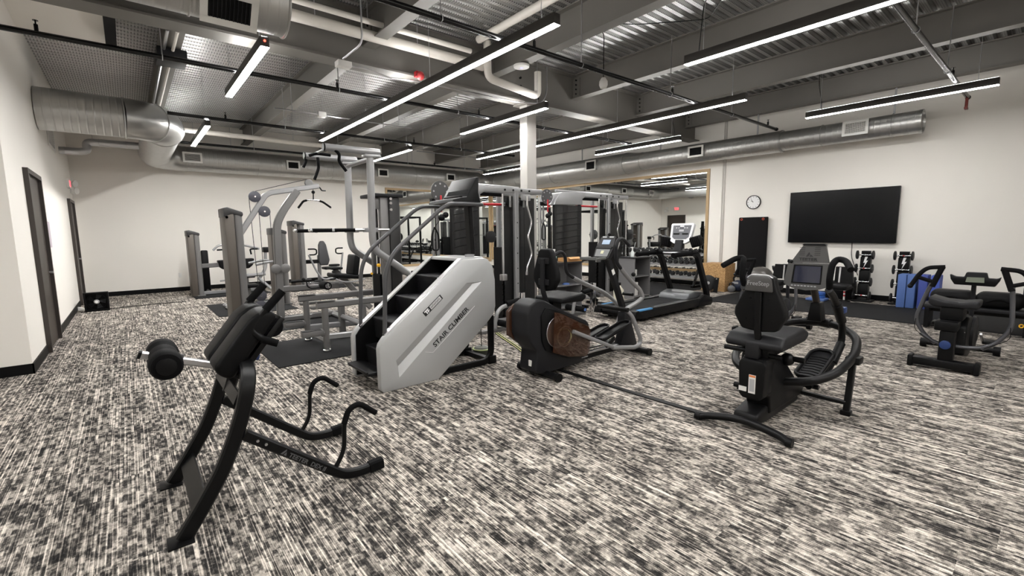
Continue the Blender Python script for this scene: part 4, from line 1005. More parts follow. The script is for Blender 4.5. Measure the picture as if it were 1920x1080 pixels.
        part(t, 'lower_sleeve', B().tube([(4.595+dx*0.5, y(0.275), 0.52), (4.46, y(0.26), 0.375)], 0.034, 0, 14), black_plastic, g)
        part(t, 'link_peg', B().cyl((4.15, y(0.12), 0.23), (4.15, y(0.26), 0.23), 0.02), black_paint)
    arm(-1, 0.0); arm(1, -0.2)
    # pedals
    for s_, x0, z0, x1, z1 in ((-1, 4.08, 0.295, 4.52, 0.43), (1, 4.0, 0.36, 4.42, 0.47)):
        ya = yc-0.27 if s_ < 0 else yc+0.10; yb2 = ya+0.17
        dv = Vector((x1-x0, 0, z1-z0)).normalized(); nv = Vector((-dv.z, 0, dv.x)); L = math.hypot(x1-x0, z1-z0)
        outl = [(0, 0.03), (0.03, 0.0), (L-0.06, 0.0), (L, 0.035), (L, 0.135), (L-0.06, 0.17), (0.03, 0.17), (0, 0.14)]
        lo = [Vector((x0, ya+v, z0))+dv*u for u, v in outl]; k = len(lo); up_ = [p+nv*0.015 for p in lo]
        pb = B().poly(lo+up_, [tuple(range(k)), tuple(range(2*k-1, k-1, -1))]+[(i, (i+1) % k, (i+1) % k+k, i+k) for i in range(k)])
        pd = part(t, 'pedal', pb, dark_grey)
        part(t, 'pedal_rim', B().tube([p+nv*0.03 for p in lo+[lo[0]]], 0.014, 0.025, 8), black_plastic, pd)
        for i in range(8):
            c = Vector((x0, ya+0.085, z0))+dv*(0.06+i*(L-0.14)/8)+nv*0.017
            part(t, 'ridge', B().bar([c-Vector((0, 0.065, 0)), c+dv*0.012, c+Vector((0, 0.065, 0))], 0.012, 0.008, tuple(nv)), black_plastic, pd)
        part(t, 'pedal_arm', B().bar([Vector((x0, (ya+yb2)/2, z0))+dv*0.2, (4.12, yc+s_*0.13, 0.24)], 0.04, 0.03), black_paint)
cross_trainer()

# ================================================================ seated steppers (two alike)
def stepper(label):
    yc = 0.71
    t = thing('recumbent_bike', label, 'exercise bike', (6.9, yc, 0), 'recumbent bikes with swing arms')
    st = part(t, 'rear_stabiliser', B().box(6.42, 6.53, 0.46, 0.96, 0.025, 0.11, 0.015), black_paint)
    for y0, y1 in ((0.43, 0.475), (0.945, 0.99)):
        part(t, 'end_cap', B().box(6.405, 6.545, y0, y1, 0.0, 0.125, 0.015), black_plastic, st)
    part(t, 'front_stabiliser', B().cyl((7.62, 0.40, 0.055), (7.62, 1.02, 0.055), 0.03, n=14), black_paint)
    for y0, y1 in ((0.36, 0.42), (1.0, 1.06)):
        part(t, 'wheel', B().cyl((7.62, y0, 0.055), (7.62, y1, 0.055), 0.055, n=18), black_plastic)
    part(t, 'seat_post', B().box(6.44, 6.58, 0.635, 0.755, 0.10, 0.42, 0.012).box(6.42, 6.66, 0.62, 0.80, 0.42, 0.52, 0.015), black_plastic)
    part(t, 'frame_beam', B().bar([(6.5, yc, 0.13), (7.62, yc, 0.09)], 0.09, 0.08), black_paint)
    part(t, 'housing', B().prism([(6.62, 0.15), (6.66, 0.45), (6.80, 0.54), (7.05, 0.52), (7.32, 0.42), (7.42, 0.28), (7.36, 0.12), (7.0, 0.07)], 'y', 0.57, 0.74, 0.025, 3), black_plastic)
    part(t, 'flywheel_cover', B().lathe((7.12, 0.575, 0.32), (0, -1, 0), [(0, 0.19), (0.03, 0.185), (0.04, 0.16), (0.042, 0.10), (0.05, 0.08), (0.05, 0.01)], 36), dark_grey)
    part(t, 'crank', B().bar([(7.12, 0.50, 0.32), (7.24, 0.49, 0.22)], 0.03, 0.02).bar([(7.12, 0.78, 0.32), (7.0, 0.79, 0.42)], 0.03, 0.02), steel)
    part(t, 'pedal', B().box(7.16, 7.34, 0.40, 0.49, 0.20, 0.235, 0.01), black_plastic); part(t, 'pedal', B().box(6.92, 7.08, 0.80, 0.89, 0.40, 0.435, 0.01), black_plastic)
    part(t, 'serial_label', B().box(6.655, 6.66, 0.585, 0.665, 0.355, 0.395), white_plastic)
    part(t, 'release_knob', B().lathe((6.44, 0.70, 0.28), (-1, 0, 0), [(0, 0.03), (0.02, 0.045), (0.04, 0.045), (0.045, 0.03)], 18), blue_dark)
    # seat with upturned rim
    part(t, 'seat', B().prism([(0.495, 0.655), (0.487, 0.74), (0.53, 0.735), (0.62, 0.72), (0.75, 0.725), (0.84, 0.75), (0.875, 0.765), (0.88, 0.69), (0.84, 0.655)], 'x', 6.52, 6.84, 0.022, 3), dark_grey)
    part(t, 'seat_carriage', B().box(6.55, 6.82, 0.60, 0.78, 0.52, 0.66, 0.012), black_plastic)
    part(t, 'handle_crossbar', B().tube([(6.62, 0.93, 0.34), (6.62, 0.80, 0.245), (6.62, 0.60, 0.235), (6.62, 0.46, 0.255), (6.62, 0.40, 0.29)], 0.02, 0.1, 12), dark_steel)
    for s_, y_low, y_mid, y_top in ((1, 0.80, 0.985, 0.87), (-1, 0.45, 0.255, 0.285)):
        a = part(t, 'arm', B().tube([(6.62, y_low, 0.245), (6.63, (y_low+y_mid)/2, 0.32), (6.62, y_mid, 0.48), (6.62, (y_mid*0.4+y_top*0.6), 0.76), (6.60, y_top, 0.90)], 0.02, 0.10, 12), dark_steel)
        top = y_top-0.07*s_
        part(t, 'handlebar', B().tube([(6.60, y_top, 0.86), (6.60, top, 1.08)], 0.026, 0.0, 12).tube([(6.60, top-0.02*s_, 1.075), (6.59, top+0.12*s_, 1.062), (6.585, top+0.18*s_, 0.99), (6.58, top+0.24*s_, 0.86)], 0.022, 0.06, 12).tube([(6.60, y_top-0.01*s_, 0.91), (6.585, top+0.19*s_, 0.955)], 0.02, 0, 10), foam, a)
        part(t, 'grip_end', B().ball((6.58, top+0.245*s_, 0.855), 0.026), black_plastic, a)
        part(t, 'sensor_wire', B().tube([(6.60, y_mid-0.01*s_, 0.50), (6.60, y_mid-0.0*s_, 0.38), (6.58, y_low+0.02*s_, 0.26)], 0.003, 0.05, 6), base_black, a)
    # console
    part(t, 'mast', B().bar([(7.36, 0.61, 0.30), (7.30, 0.61, 0.86)], 0.04, 0.04), dark_grey)
    c = part(t, 'console', B().prism([(0.41, 0.90), (0.40, 0.945), (0.43, 0.925), (0.50, 0.925), (0.515, 0.985), (0.675, 0.985), (0.69, 0.93), (0.76, 0.93), (0.81, 0.955), (0.80, 0.90), (0.765, 0.84), (0.44, 0.835)], 'x', 7.22, 7.30, 0.01), black_plastic)
    part(t, 'screen', B().poly([(7.212, 0.525, 0.875), (7.212, 0.675, 0.875), (7.222, 0.665, 0.945), (7.222, 0.53, 0.945)], [(0, 1, 2, 3)]), screen_lcd, c, 'greenish grey display')
    return t
bike = stepper('black recumbent bike with swing arms at the right edge on the carpet')
copy_thing(bike, (6.98, 2.65, 0), 'black recumbent bike with swing arms hidden behind the cross trainer', 'recumbent bikes with swing arms')

# ================================================================ treadmill
def treadmill():
    t = thing('treadmill', 'black treadmill with a silver rimmed console in front of the mirror', 'treadmill', (7.4, 4.72, 0))
    y0, y1 = 4.29, 5.15; yc = (y0+y1)/2
    part(t, 'base_frame', B().box(6.3, 8.4, y0+0.05, y1-0.05, 0.05, 0.12), black_paint)
    for x in (6.45, 8.0):
        for y in (y0+0.1, y1-0.1):
            part(t, 'foot', B().cyl((x, y, 0), (x, y, 0.06), 0.035, n=12), black_plastic)
    part(t, 'belt', B().box(6.16, 7.95, y0+0.14, y1-0.14, 0.125, 0.195, 0.03), rubber_mat_m)
    for s_, a in ((1, y0), (-1, y1)):
        rl = part(t, 'side_rail', B().prism([(6.12, 0.10), (6.15, 0.20), (6.25, 0.215), (8.2, 0.215), (8.35, 0.20), (8.35, 0.07), (6.4, 0.06)], 'y', min(a, a+s_*0.14), max(a, a+s_*0.14), 0.012), black_plastic)
        part(t, 'edge_strip', B().box(6.22, 6.60, min(a+s_*0.0-0.003, a+s_*0.05), max(a-0.003, a+s_*0.05), 0.196, 0.2185), mat('edge_blue', rgb(74, 138, 190), 0.4), rl)
    part(t, 'motor_hood', B().prism([(7.90, 0.20), (7.98, 0.29), (8.2, 0.335), (8.5, 0.30), (8.62, 0.18), (8.60, 0.08), (7.95, 0.12)], 'y', y0+0.12, y1-0.12, 0.03, 3), mat('hood_grey', rgb(92, 94, 96), 0.3, 0.3))
    part(t, 'hood_badge', B().obox((8.09, yc, 0.318), (0.05, 0.22, 0.006), (0, -0.2, 0)), lettering_grey)
    for a, s_ in ((y0, 1), (y1, -1)):
        up = part(t, 'upright', B().bar([(8.30, a+s_*0.045, 0.13), (8.52, a+s_*0.045, 0.11), (8.48, a+s_*0.045, 0.30), (8.08, a+s_*0.045, 1.02), (7.98, a+s_*0.045, 1.075), (7.85, a+s_*0.05, 1.075)], 0.115, 0.085, (0, 1, 0), 0.12), black_plastic)
        part(t, 'handrail', B().tube([(8.05, a+s_*0.045, 1.075), (7.28, a+s_*0.06, 1.055)], 0.045, 0, 14), foam, up)
        part(t, 'upright_foot', B().prism([(8.1, 0.05), (8.15, 0.20), (8.35, 0.27), (8.62, 0.20), (8.66, 0.10), (8.60, 0.05)], 'y', min(a-s_*0.01, a+s_*0.10), max(a-s_*0.01, a+s_*0.10), 0.02), black_plastic, up)
    part(t, 'crossbar', B().box(7.93, 8.12, y0+0.06, y1-0.06, 1.03, 1.115, 0.02), black_plastic)
    part(t, 'sensor_bar', B().tube([(7.90, yc-0.2, 1.07), (7.84, yc-0.15, 1.07), (7.84, yc+0.15, 1.07), (7.90, yc+0.2, 1.07)], 0.018, 0.05, 12), steel)
    part(t, 'mast', B().bar([(8.06, yc, 1.08), (8.12, yc, 1.3)], 0.08, 0.16), dark_grey)
    d = Vector((0.12, 0, 0.38)).normalized(); n = Vector((-d.z, 0, d.x)); o_ = Vector((8.10, yc, 1.245))
    def face(pts, off, th):
        b = B(); lo = [o_+d*v+n*off+Vector((0, u, 0)) for u, v in pts]; hi = [p+n*th for p in lo]; k = len(pts)
        return b.poly(lo+hi, [tuple(range(k)), tuple(range(2*k-1, k-1, -1))]+[(i, (i+1) % k, (i+1) % k+k, i+k) for i in range(k)])
    outer = [(-0.12, 0.0), (-0.19, 0.04), (-0.215, 0.10), (-0.235, 0.37), (-0.22, 0.395), (0.22, 0.395), (0.235, 0.37), (0.215, 0.10), (0.19, 0.04), (0.12, 0.0)]
    con = part(t, 'console', face(outer, -0.06, 0.06), mat('console_silver', rgb(196, 197, 198), 0.35, 0.2))
    inner = [(-0.12, 0.08), (-0.17, 0.12), (-0.19, 0.355), (0.19, 0.355), (0.17, 0.12), (0.12, 0.08)]
    part(t, 'console_face', face(inner, 0.001, 0.004), mat('console_face', rgb(62, 64, 70), 0.3), con)
    for u in (-0.09, 0.09):
        part(t, 'readout', face([(u-0.06, 0.165), (u-0.065, 0.20), (u+0.065, 0.20), (u+0.06, 0.165)], 0.006, 0.002), base_black, con)
    part(t, 'readout', face([(-0.05, 0.23), (-0.05, 0.27), (0.05, 0.27), (0.05, 0.23)], 0.006, 0.002), lettering_grey, con)
    for u in (-0.11, -0.06, 0.06, 0.11):
        part(t, 'button', face([(u-0.015, 0.29), (u-0.015, 0.315), (u+0.015, 0.315), (u+0.015, 0.29)], 0.006, 0.003), lettering_grey, con)
    part(t, 'top_badge', face([(-0.04, 0.325), (-0.04, 0.345), (0.04, 0.345), (0.04, 0.325)], 0.006, 0.002), lettering_white, con)
    part(t, 'stop_button', face([(-0.045, 0.025), (-0.045, 0.06), (0.045, 0.06), (0.045, 0.025)], 0.001, 0.012), base_black, con)
    for s_ in (-1, 1):
        wg = part(t, 'cup_wing', B().obox((8.17, yc+s_*0.31, 1.28), (0.12, 0.20, 0.20), (s_*0.25, -0.2, 0), 0.02), black_plastic)
        for i in range(4):
            part(t, 'rib', B().obox((8.105, yc+s_*(0.25+i*0.04), 1.29), (0.01, 0.012, 0.16), (s_*0.25, -0.2, 0)), dark_grey, wg)
treadmill()
# ================================================================ floor mats
def floor_mat(x0, x1, y0, y1, label, h=0.012):
    return single('rubber_mat', B().box(x0, x1, y0, y1, 0.0, h, 0.003), rubber_mat_m, label, 'mat', ((x0+x1)/2, (y0+y1)/2, 0))
floor_mat(1.18, 3.45, 5.56, 6.95, 'black rubber mat under the pull-up and dip tower')
floor_mat(1.2, 3.0, 7.75, 9.15, 'black rubber mat under the lat pulldown machine')
floor_mat(1.17, 2.55, 9.88, 11.78, 'black rubber mat under the machine behind the lat pulldown')
floor_mat(1.12, 2.75, 13.15, 14.55, 'black rubber mat under the far left weight machine')
floor_mat(3.2, 5.2, 12.9, 14.6, 'black rubber mat under the leg machine by the back wall')
floor_mat(9.25, 11.08, -3.4, 4.86, 'long black rubber mat along the television wall')
floor_mat(9.2, 11.55, 5.76, 9.2, 'black rubber mat in front of the dumbbell rack')

# ================================================================ pull-up and dip tower
def pullup_tower():
    t = thing('pull_up_tower', 'silver assisted pull-up and dip tower with steps beside the stair climber', 'gym machine', (2.5, 6.3, 0.012))
    ya, yb = 5.92, 6.72; yc = 6.32; Z0 = 0.012
    for y in (ya, yb):
        part(t, 'side_rail', B().bar([(1.74, y, 0.615), (2.95, y, 0.615)], 0.085, 0.075), greymetal)
        part(t, 'tread_plate', B().box(1.735, 1.96, y-0.045, y+0.045, 0.658, 0.663), dark_grey)
        part(t, 'front_leg', B().cyl((1.835, y, Z0+0.03), (1.835, y, 0.58), 0.04, n=18), greymetal)
        part(t, 'leg_foot', B().lathe((1.835, y, Z0), (0, 0, 1), [(0, 0.05), (0.012, 0.055), (0.03, 0.05), (0.04, 0.03), (0.05, 0.042)], 20), chrome)
        part(t, 'low_rail', B().bar([(1.86, y, 0.20), (2.9, y, 0.16)], 0.075, 0.06), silver)
        part(t, 'rear_leg', B().bar([(2.32, y, Z0), (2.32, y, 0.58)], 0.09, 0.07), greymetal)
        part(t, 'step', B().box(1.54, 1.80, y-0.055, y+0.055, 0.235, 0.305, 0.008), greymetal)
        part(t, 'step_tread', B().box(1.545, 1.77, y-0.05, y+0.05, 0.305, 0.311), dark_grey)
        part(t, 'step_peg', B().cyl((1.80, y, 0.27), (1.86, y, 0.27), 0.03, n=14), steel)
        part(t, 'upright', B().tube([(2.53, y, 2.50), (2.51, y, 1.40), (2.54, y, 1.28), (2.66, y, 1.19), (3.02, y, 0.93)], 0.048, 0.14, 18), silver)
        part(t, 'upright_cap', B().box(2.44, 2.66, y-0.06, y+0.06, 2.49, 2.525, 0.006), silver)
        part(t, 'top_bar', B().tube([(1.95, y, 2.565), (2.66, y, 2.565)], 0.045, 0, 18), silver)
        part(t, 'bar_cap', B().cyl((1.935, y, 2.565), (1.952, y, 2.565), 0.047, n=18), black_plastic)
    part(t, 'cross_tube', B().bar([(2.52, ya, 2.47), (2.52, yb, 2.47)], 0.05, 0.05), silver)
    part(t, 'front_cross', B().bar([(1.86, ya, 0.12), (1.86, yb, 0.12)], 0.05, 0.05), greymetal)
    part(t, 'foot_plate_cross', B().bar([(2.32, ya, 0.30), (2.32, yb, 0.30)], 0.06, 0.06), silver)
    part(t, 'overhead_grip', B().tube([(2.03, ya, 2.60), (2.03, ya-0.01, 2.58), (2.13, ya-0.02, 2.49), (2.11, ya-0.02, 2.41), (2.20, ya-0.02, 2.29)], 0.019, 0.04, 12), foam)
    part(t, 'overhead_grip', B().tube([(1.96, yb, 2.59), (1.965, yb+0.01, 2.50), (1.925, yb+0.02, 2.41)], 0.019, 0.03, 12), foam)
    part(t, 'overhead_grip', B().tube([(2.08, 6.6, 2.54), (2.085, 6.6, 2.40), (2.02, 6.6, 2.24)], 0.019, 0.04, 12), foam)
    part(t, 'overhead_grip', B().tube([(1.88, 6.3, 2.505), (1.97, 6.3, 2.54), (2.15, 6.3, 2.535)], 0.019, 0.04, 12), foam)
    part(t, 'grip_bridge', B().tube([(1.99, ya, 2.555), (1.99, yb, 2.555)], 0.018, 0, 12), silver)
    for y in (5.98, 6.66):
        db = part(t, 'dip_bar', B().tube([(1.74, y, 1.55), (2.78, y, 1.55)], 0.0185, 0, 14), steel)
        part(t, 'grip', B().tube([(1.765, y, 1.55), (2.0, y, 1.55)], 0.0235, 0, 14), foam, db); part(t, 'grip', B().tube([(2.03, y, 1.55), (2.30, y, 1.55)], 0.0235, 0, 14), foam, db)
        part(t, 'collar', B().cyl((2.0, y, 1.55), (2.03, y, 1.55), 0.028, n=16), chrome, db); part(t, 'bar_end', B().ball((1.74, y, 1.55), 0.025), chrome, db)
        part(t, 'bar_mount', B().box(2.43, 2.60, y-0.07, y+0.07, 1.52, 1.58, 0.01), silver, db)
    # weight tower
    wt = part(t, 'tower_post', B().box(2.72, 2.84, 6.10, 6.16, Z0, 2.02, 0.01).box(2.72, 2.84, 6.44, 6.50, Z0, 2.02, 0.01), greymetal)
    part(t, 'tower_shroud', B().box(2.84, 3.0, 6.08, 6.54, 0.05, 2.0, 0.012), mat('shroud_dark', rgb(26, 25, 25), 0.5))
    part(t, 'tower_cap', B().box(2.62, 3.05, 6.05, 6.56, 2.0, 2.05, 0.012), dark_grey)
    part(t, 'pulley_plate', B().box(2.58, 2.72, 6.12, 6.15, 1.84, 1.99, 0.01), greymetal)
    part(t, 'pulley', B().lathe((2.65, 6.16, 1.93), (0, 1, 0), [(0, 0.055), (0.01, 0.045), (0.02, 0.055)], 22), dark_grey)
    part(t, 'guide_rod', B().cyl((2.75, 6.24, 0.1), (2.75, 6.24, 2.0), 0.012), chrome); part(t, 'guide_rod', B().cyl((2.75, 6.36, 0.1), (2.75, 6.36, 2.0), 0.012), chrome)
    part(t, 'weight_stack', B().box(2.70, 2.83, 6.18, 6.42, 0.08, 0.92), base_black)
    part(t, 'selector_knob', B().lathe((2.66, 6.15, 1.06), (0, -1, 0), [(0, 0.012), (0.03, 0.012), (0.03, 0.026), (0.055, 0.026), (0.06, 0.018)], 16), yellow, label='yellow selector knob')
    part(t, 'selector_knob', B().lathe((2.56, 6.15, 0.95), (0, -1, 0), [(0, 0.006), (0.02, 0.006), (0.02, 0.016), (0.035, 0.016)], 14), yellow)
    for z in (1.83, 1.92, 1.98):
        part(t, 'bolt', B().cyl((2.86, 6.08, z), (2.86, 6.055, z), 0.02, n=12), chrome)
    part(t, 'rear_frame', B().box(3.0, 3.12, 5.9, 6.76, Z0, 0.10, 0.01), greymetal)
    part(t, 'rear_upright', B().bar([(3.06, yc, 0.06), (3.06, yc, 1.9)], 0.09, 0.09), greymetal)
pullup_tower()

# ================================================================ selector tower shared by the weight machines
def weight_tower(t, x, y, h, w=0.25, z0=0.012, dp=0.5):
    part(t, 'tower_shroud', B().box(x, x+0.13, y-dp/2, y+dp/2, z0, h-0.06, 0.012), tan)
    part(t, 'tower_panel', B().box(x+0.13, x+0.15, y-dp/2+0.07, y+dp/2-0.07, z0+0.05, h-0.12, 0.004), tan)
    for s_ in (-1, 1):
        part(t, 'tower_post', B().cyl((x+w-0.065, y+s_*(dp/2-0.055), z0), (x+w-0.065, y+s_*(dp/2-0.055), h-0.09), 0.06, n=18), greymetal)
        part(t, 'post_foot', B().box(x+0.10, x+w+0.02, y+s_*(dp/2-0.055)-0.07, y+s_*(dp/2-0.055)+0.07, z0, z0+0.02, 0.004), greymetal)
    part(t, 'tower_cap', B().prism([(x-0.008, h-0.14), (x-0.008, h), (x+0.05, h+0.012), (x+w, h-0.06), (x+w+0.008, h-0.10), (x+w-0.01, h-0.13), (x+0.1, h-0.09)], 'y', y-dp/2-0.008, y+dp/2+0.008, 0.012), mat('tower_cap_dark', rgb(40, 39, 40), 0.45))
    part(t, 'badge', B().box(x+w+0.006, x+w+0.012, y-0.09, y+0.09, h-0.11, h-0.08), lettering_grey)
    for s_ in (-1, 1):
        part(t, 'bolt', B().cyl((x+0.03, y-dp/2-0.008, h-0.14), (x+0.03, y-dp/2-0.02, h-0.14), 0.02, n=10), chrome)

# ================================================================ lat pulldown
def lat_machine():
    y = 8.5; Z0 = 0.012
    t = thing('lat_pulldown_machine', 'tall silver lat pulldown machine with cable pulleys and angled bar', 'gym machine', (1.9, y, Z0))
    weight_tower(t, 1.16, y, 1.92)
    part(t, 'upper_boom', B().bar([(1.38, y, 1.50), (1.80, y, 2.15), (1.88, y, 2.195), (2.66, y, 2.345)], 0.085, 0.07, (0, 1, 0), 0.10), silver)
    part(t, 'front_post', B().bar([(1.90, y, Z0+0.004), (1.92, y, 0.95), (1.94, y, 1.68), (2.05, y, 1.90), (2.30, y, 2.25)], 0.12, 0.09, (0, 1, 0), 0.20), greymetal)
    part(t, 'base_beam', B().bar([(1.3, y, 0.06), (2.9, y, 0.06)], 0.09, 0.09), greymetal)
    part(t, 'base_cross', B().bar([(2.78, y-0.4, 0.055), (2.78, y+0.4, 0.055)], 0.08, 0.08), silver)
    pul = mat('pulley_dark', rgb(58, 58, 66), 0.5)
    for i, (x, z) in enumerate(((1.64, 2.12), (1.765, 1.885), (1.615, 0.50), (1.60, 0.335))):
        p = part(t, 'pulley', B().lathe((x, y-0.05, z), (0, 1, 0), [(0, 0.075), (0.006, 0.088), (0.02, 0.088), (0.025, 0.07), (0.03, 0.088), (0.044, 0.088), (0.05, 0.075)], 28), pul)
        part(t, 'pulley_hub', B().cyl((x, y-0.06, z), (x, y-0.05, z), 0.014, n=12), chrome, p)
    p = part(t, 'pulley', B().lathe((2.50, y-0.025, 2.385), (0, 1, 0), [(0, 0.06), (0.01, 0.068), (0.025, 0.05), (0.04, 0.068), (0.05, 0.06)], 24), greymetal)
    cab = mat('cable_dark', rgb(40, 40, 42), 0.4)
    part(t, 'cable', B().tube([(1.56, y, 2.10), (1.60, y, 0.42)], 0.005, 0, 6).tube([(1.69, y, 1.86), (1.69, y, 0.52)], 0.005, 0, 6).tube([(1.85, y, 1.86), (1.85, y, 0.9)], 0.005, 0, 6).tube([(1.66, y, 2.21), (2.47, y, 2.45)], 0.005, 0, 6).tube([(2.565, y, 2.36), (2.565, y, 2.20)], 0.005, 0, 6), cab)
    part(t, 'hook', B().tube([(2.64, y, 2.36), (2.69, y, 2.31), (2.71, y, 2.27), (2.78, y, 2.27)], 0.012, 0.03, 8), black_paint)
    part(t, 'swivel', B().ball((2.565, y, 2.235), 0.03).cyl((2.565, y, 2.235), (2.56, y, 2.11), 0.01), black_paint)
    # angled bar hanging along x
    lb = part(t, 'lat_bar', B().tube([(2.30, y, 1.955), (2.40, y, 2.09), (2.55, y, 2.10), (2.70, y, 2.085), (2.86, y, 1.97)], 0.0125, 0.05, 10), chrome)
    part(t, 'grip', B().tube([(2.30, y, 1.955), (2.39, y, 2.075), (2.45, y, 2.09)], 0.018, 0.04, 10), foam, lb); part(t, 'grip', B().tube([(2.66, y, 2.087), (2.72, y, 2.07), (2.85, y, 1.978)], 0.018, 0.04, 10), foam, lb)
    for dx in (-0.06, 0.09):
        part(t, 'guide_pulley', B().lathe((1.92+dx, y-0.06, 0.935), (0, -1, 0), [(0, 0.075), (0.02, 0.078), (0.03, 0.06)], 24), greymetal)
    part(t, 'row_arm', B().bar([(1.95, y, 0.58), (2.9, y, 0.56)], 0.10, 0.08), greymetal)
    part(t, 'row_handle', B().tube([(2.08, y-0.06, 0.70), (2.42, y-0.06, 0.70)], 0.026, 0, 12).ball((2.29, y-0.06, 0.72), 0.035), black_plastic)
    part(t, 'row_hook', B().tube([(2.34, y-0.05, 0.69), (2.34, y-0.08, 0.60), (2.40, y-0.08, 0.56), (2.56, y-0.08, 0.565)], 0.014, 0.05, 8), black_paint)
    part(t, 'foot_rest', B().box(2.30, 2.62, y-0.36, y-0.25, 0.22, 0.27, 0.01).box(2.30, 2.62, y+0.25, y+0.36, 0.22, 0.27, 0.01), greymetal)
    # seat and thigh rollers
    part(t, 'thigh_roller', B().lathe((2.62, y-0.3, 0.60), (0, 1, 0), [(0, 0.03), (0.002, 0.07), (0.25, 0.075), (0.30, 0.05), (0.35, 0.075), (0.598, 0.07), (0.6, 0.03)], 24), foam)
    part(t, 'roller_cap', B().lathe((2.62, y-0.302, 0.60), (0, -1, 0), [(0, 0.045), (0.01, 0.045), (0.014, 0.02)], 20), chrome)
    part(t, 'roller_arm', B().tube([(2.35, y, 0.66), (2.62, y, 0.60)], 0.03, 0, 12), chrome)
    part(t, 'incline_tube', B().bar([(2.84, y, 0.85), (2.95, y, 0.74), (3.38, y, 0.22), (3.5, y, 0.08)], 0.10, 0.08, (0, 1, 0), 0.06), greymetal)
    part(t, 'seat', B().obox((3.0, y, 0.735), (0.46, 0.42, 0.075), (0, 0.12, 0), 0.025, 3), vinyl)
    part(t, 'seat_shell', B().tube([(2.80, y-0.2, 0.70), (2.92, y-0.215, 0.64), (3.12, y-0.215, 0.63), (3.34, y-0.2, 0.67)], 0.014, 0.08, 10), silver)
    part(t, 'backrest', B().obox((3.20, y, 0.93), (0.11, 0.40, 0.38), (0, 0.16, 0), 0.035, 3), vinyl)
    part(t, 'small_pad', B().obox((2.86, y, 0.885), (0.20, 0.30, 0.05), (0, 0.0, 0), 0.022, 3), vinyl)
lat_machine()

# ================================================================ back wall machines
def row_machine():
    y = 13.9
    t = thing('weight_machine', 'weight machine with wide black pad and bent handles at far left of back wall', 'gym machine', (1.9, y, 0.012))
    weight_tower(t, 1.11, y, 1.63)
    part(t, 'base_beam', B().bar([(1.2, y, 0.055), (2.7, y, 0.055)], 0.085, 0.085), silver)
    part(t, 'arm_beam', B().bar([(1.34, y, 0.74), (1.9, y, 0.76)], 0.11, 0.09), greymetal)
    part(t, 'pad', B().prism([(1.71, 0.87), (1.74, 0.70), (1.82, 0.63), (2.40, 0.63), (2.50, 0.72), (2.54, 0.89)], 'y', y-0.16, y+0.12, 0.03, 3), vinyl)
    hb = part(t, 'handlebar', B().tube([(1.62, y-0.2, 1.13), (1.74, y-0.2, 1.265), (2.30, y-0.2, 1.25), (2.66, y-0.2, 1.14)], 0.026, 0.10, 12), silver)
    part(t, 'grip', B().tube([(1.70, y-0.22, 1.14), (1.95, y-0.22, 1.15)], 0.02, 0, 10), foam, hb); part(t, 'grip', B().tube([(2.62, y-0.22, 1.14), (2.44, y-0.22, 1.14), (2.46, y-0.22, 1.0)], 0.02, 0.04, 10), foam, hb)
    part(t, 'counterweight', B().box(2.74, 2.90, y-0.28, y-0.12, 1.04, 1.18, 0.02), black_plastic)
    part(t, 'front_post', B().tube([(2.80, y-0.2, 1.05), (2.78, y-0.2, 0.62), (2.66, y-0.2, 0.42), (2.6, y-0.2, 0.35), (2.86, y-0.25, 0.06)], 0.04, 0.12, 12), silver)
    part(t, 'lower_handle', B().tube([(1.7, y-0.3, 0.36), (2.1, y-0.3, 0.38)], 0.02, 0, 10).tube([(2.25, y-0.25, 0.45), (2.75, y-0.25, 0.47)], 0.045, 0, 12), silver)
    part(t, 'seat', B().box(2.15, 2.52, y-0.2, y+0.2, 0.38, 0.45, 0.025, 3), vinyl)
    part(t, 'seat_post', B().box(2.28, 2.38, y-0.05, y+0.05, 0.09, 0.39), greymetal)
    part(t, 'rear_panel', B().box(1.44, 1.60, y+0.62, y+0.70, 0.02, 1.12, 0.03), black_plastic)
    part(t, 'rear_arm', B().bar([(1.52, y+0.2, 0.05), (1.52, y+0.66, 0.05)], 0.06, 0.06), greymetal)
row_machine()

def press_machine():
    y = 10.85
    t = thing('weight_machine', 'weight machine with a grey tower half hidden behind the lat pulldown post', 'gym machine', (2.4, y, 0.012))
    weight_tower(t, 2.33, y, 1.64, 0.27)
    part(t, 'base_beam', B().bar([(1.4, y, 0.055), (2.6, y, 0.055)], 0.085, 0.085), greymetal)
    part(t, 'base_cross', B().bar([(1.45, y-0.35, 0.05), (1.45, y+0.35, 0.05)], 0.075, 0.075), silver)
    part(t, 'seat_post', B().box(1.78, 1.88, y-0.05, y+0.05, 0.09, 0.42), greymetal)
    part(t, 'seat', B().box(1.66, 2.02, y-0.19, y+0.19, 0.42, 0.49, 0.025, 3), vinyl)
    part(t, 'press_arm', B().tube([(2.40, y-0.3, 0.95), (2.2, y-0.36, 0.95), (1.95, y-0.36, 0.90)], 0.028, 0.06, 12).tube([(2.40, y+0.3, 0.95), (2.2, y+0.36, 0.95), (1.95, y+0.36, 0.90)], 0.028, 0.06, 12), silver)
press_machine()

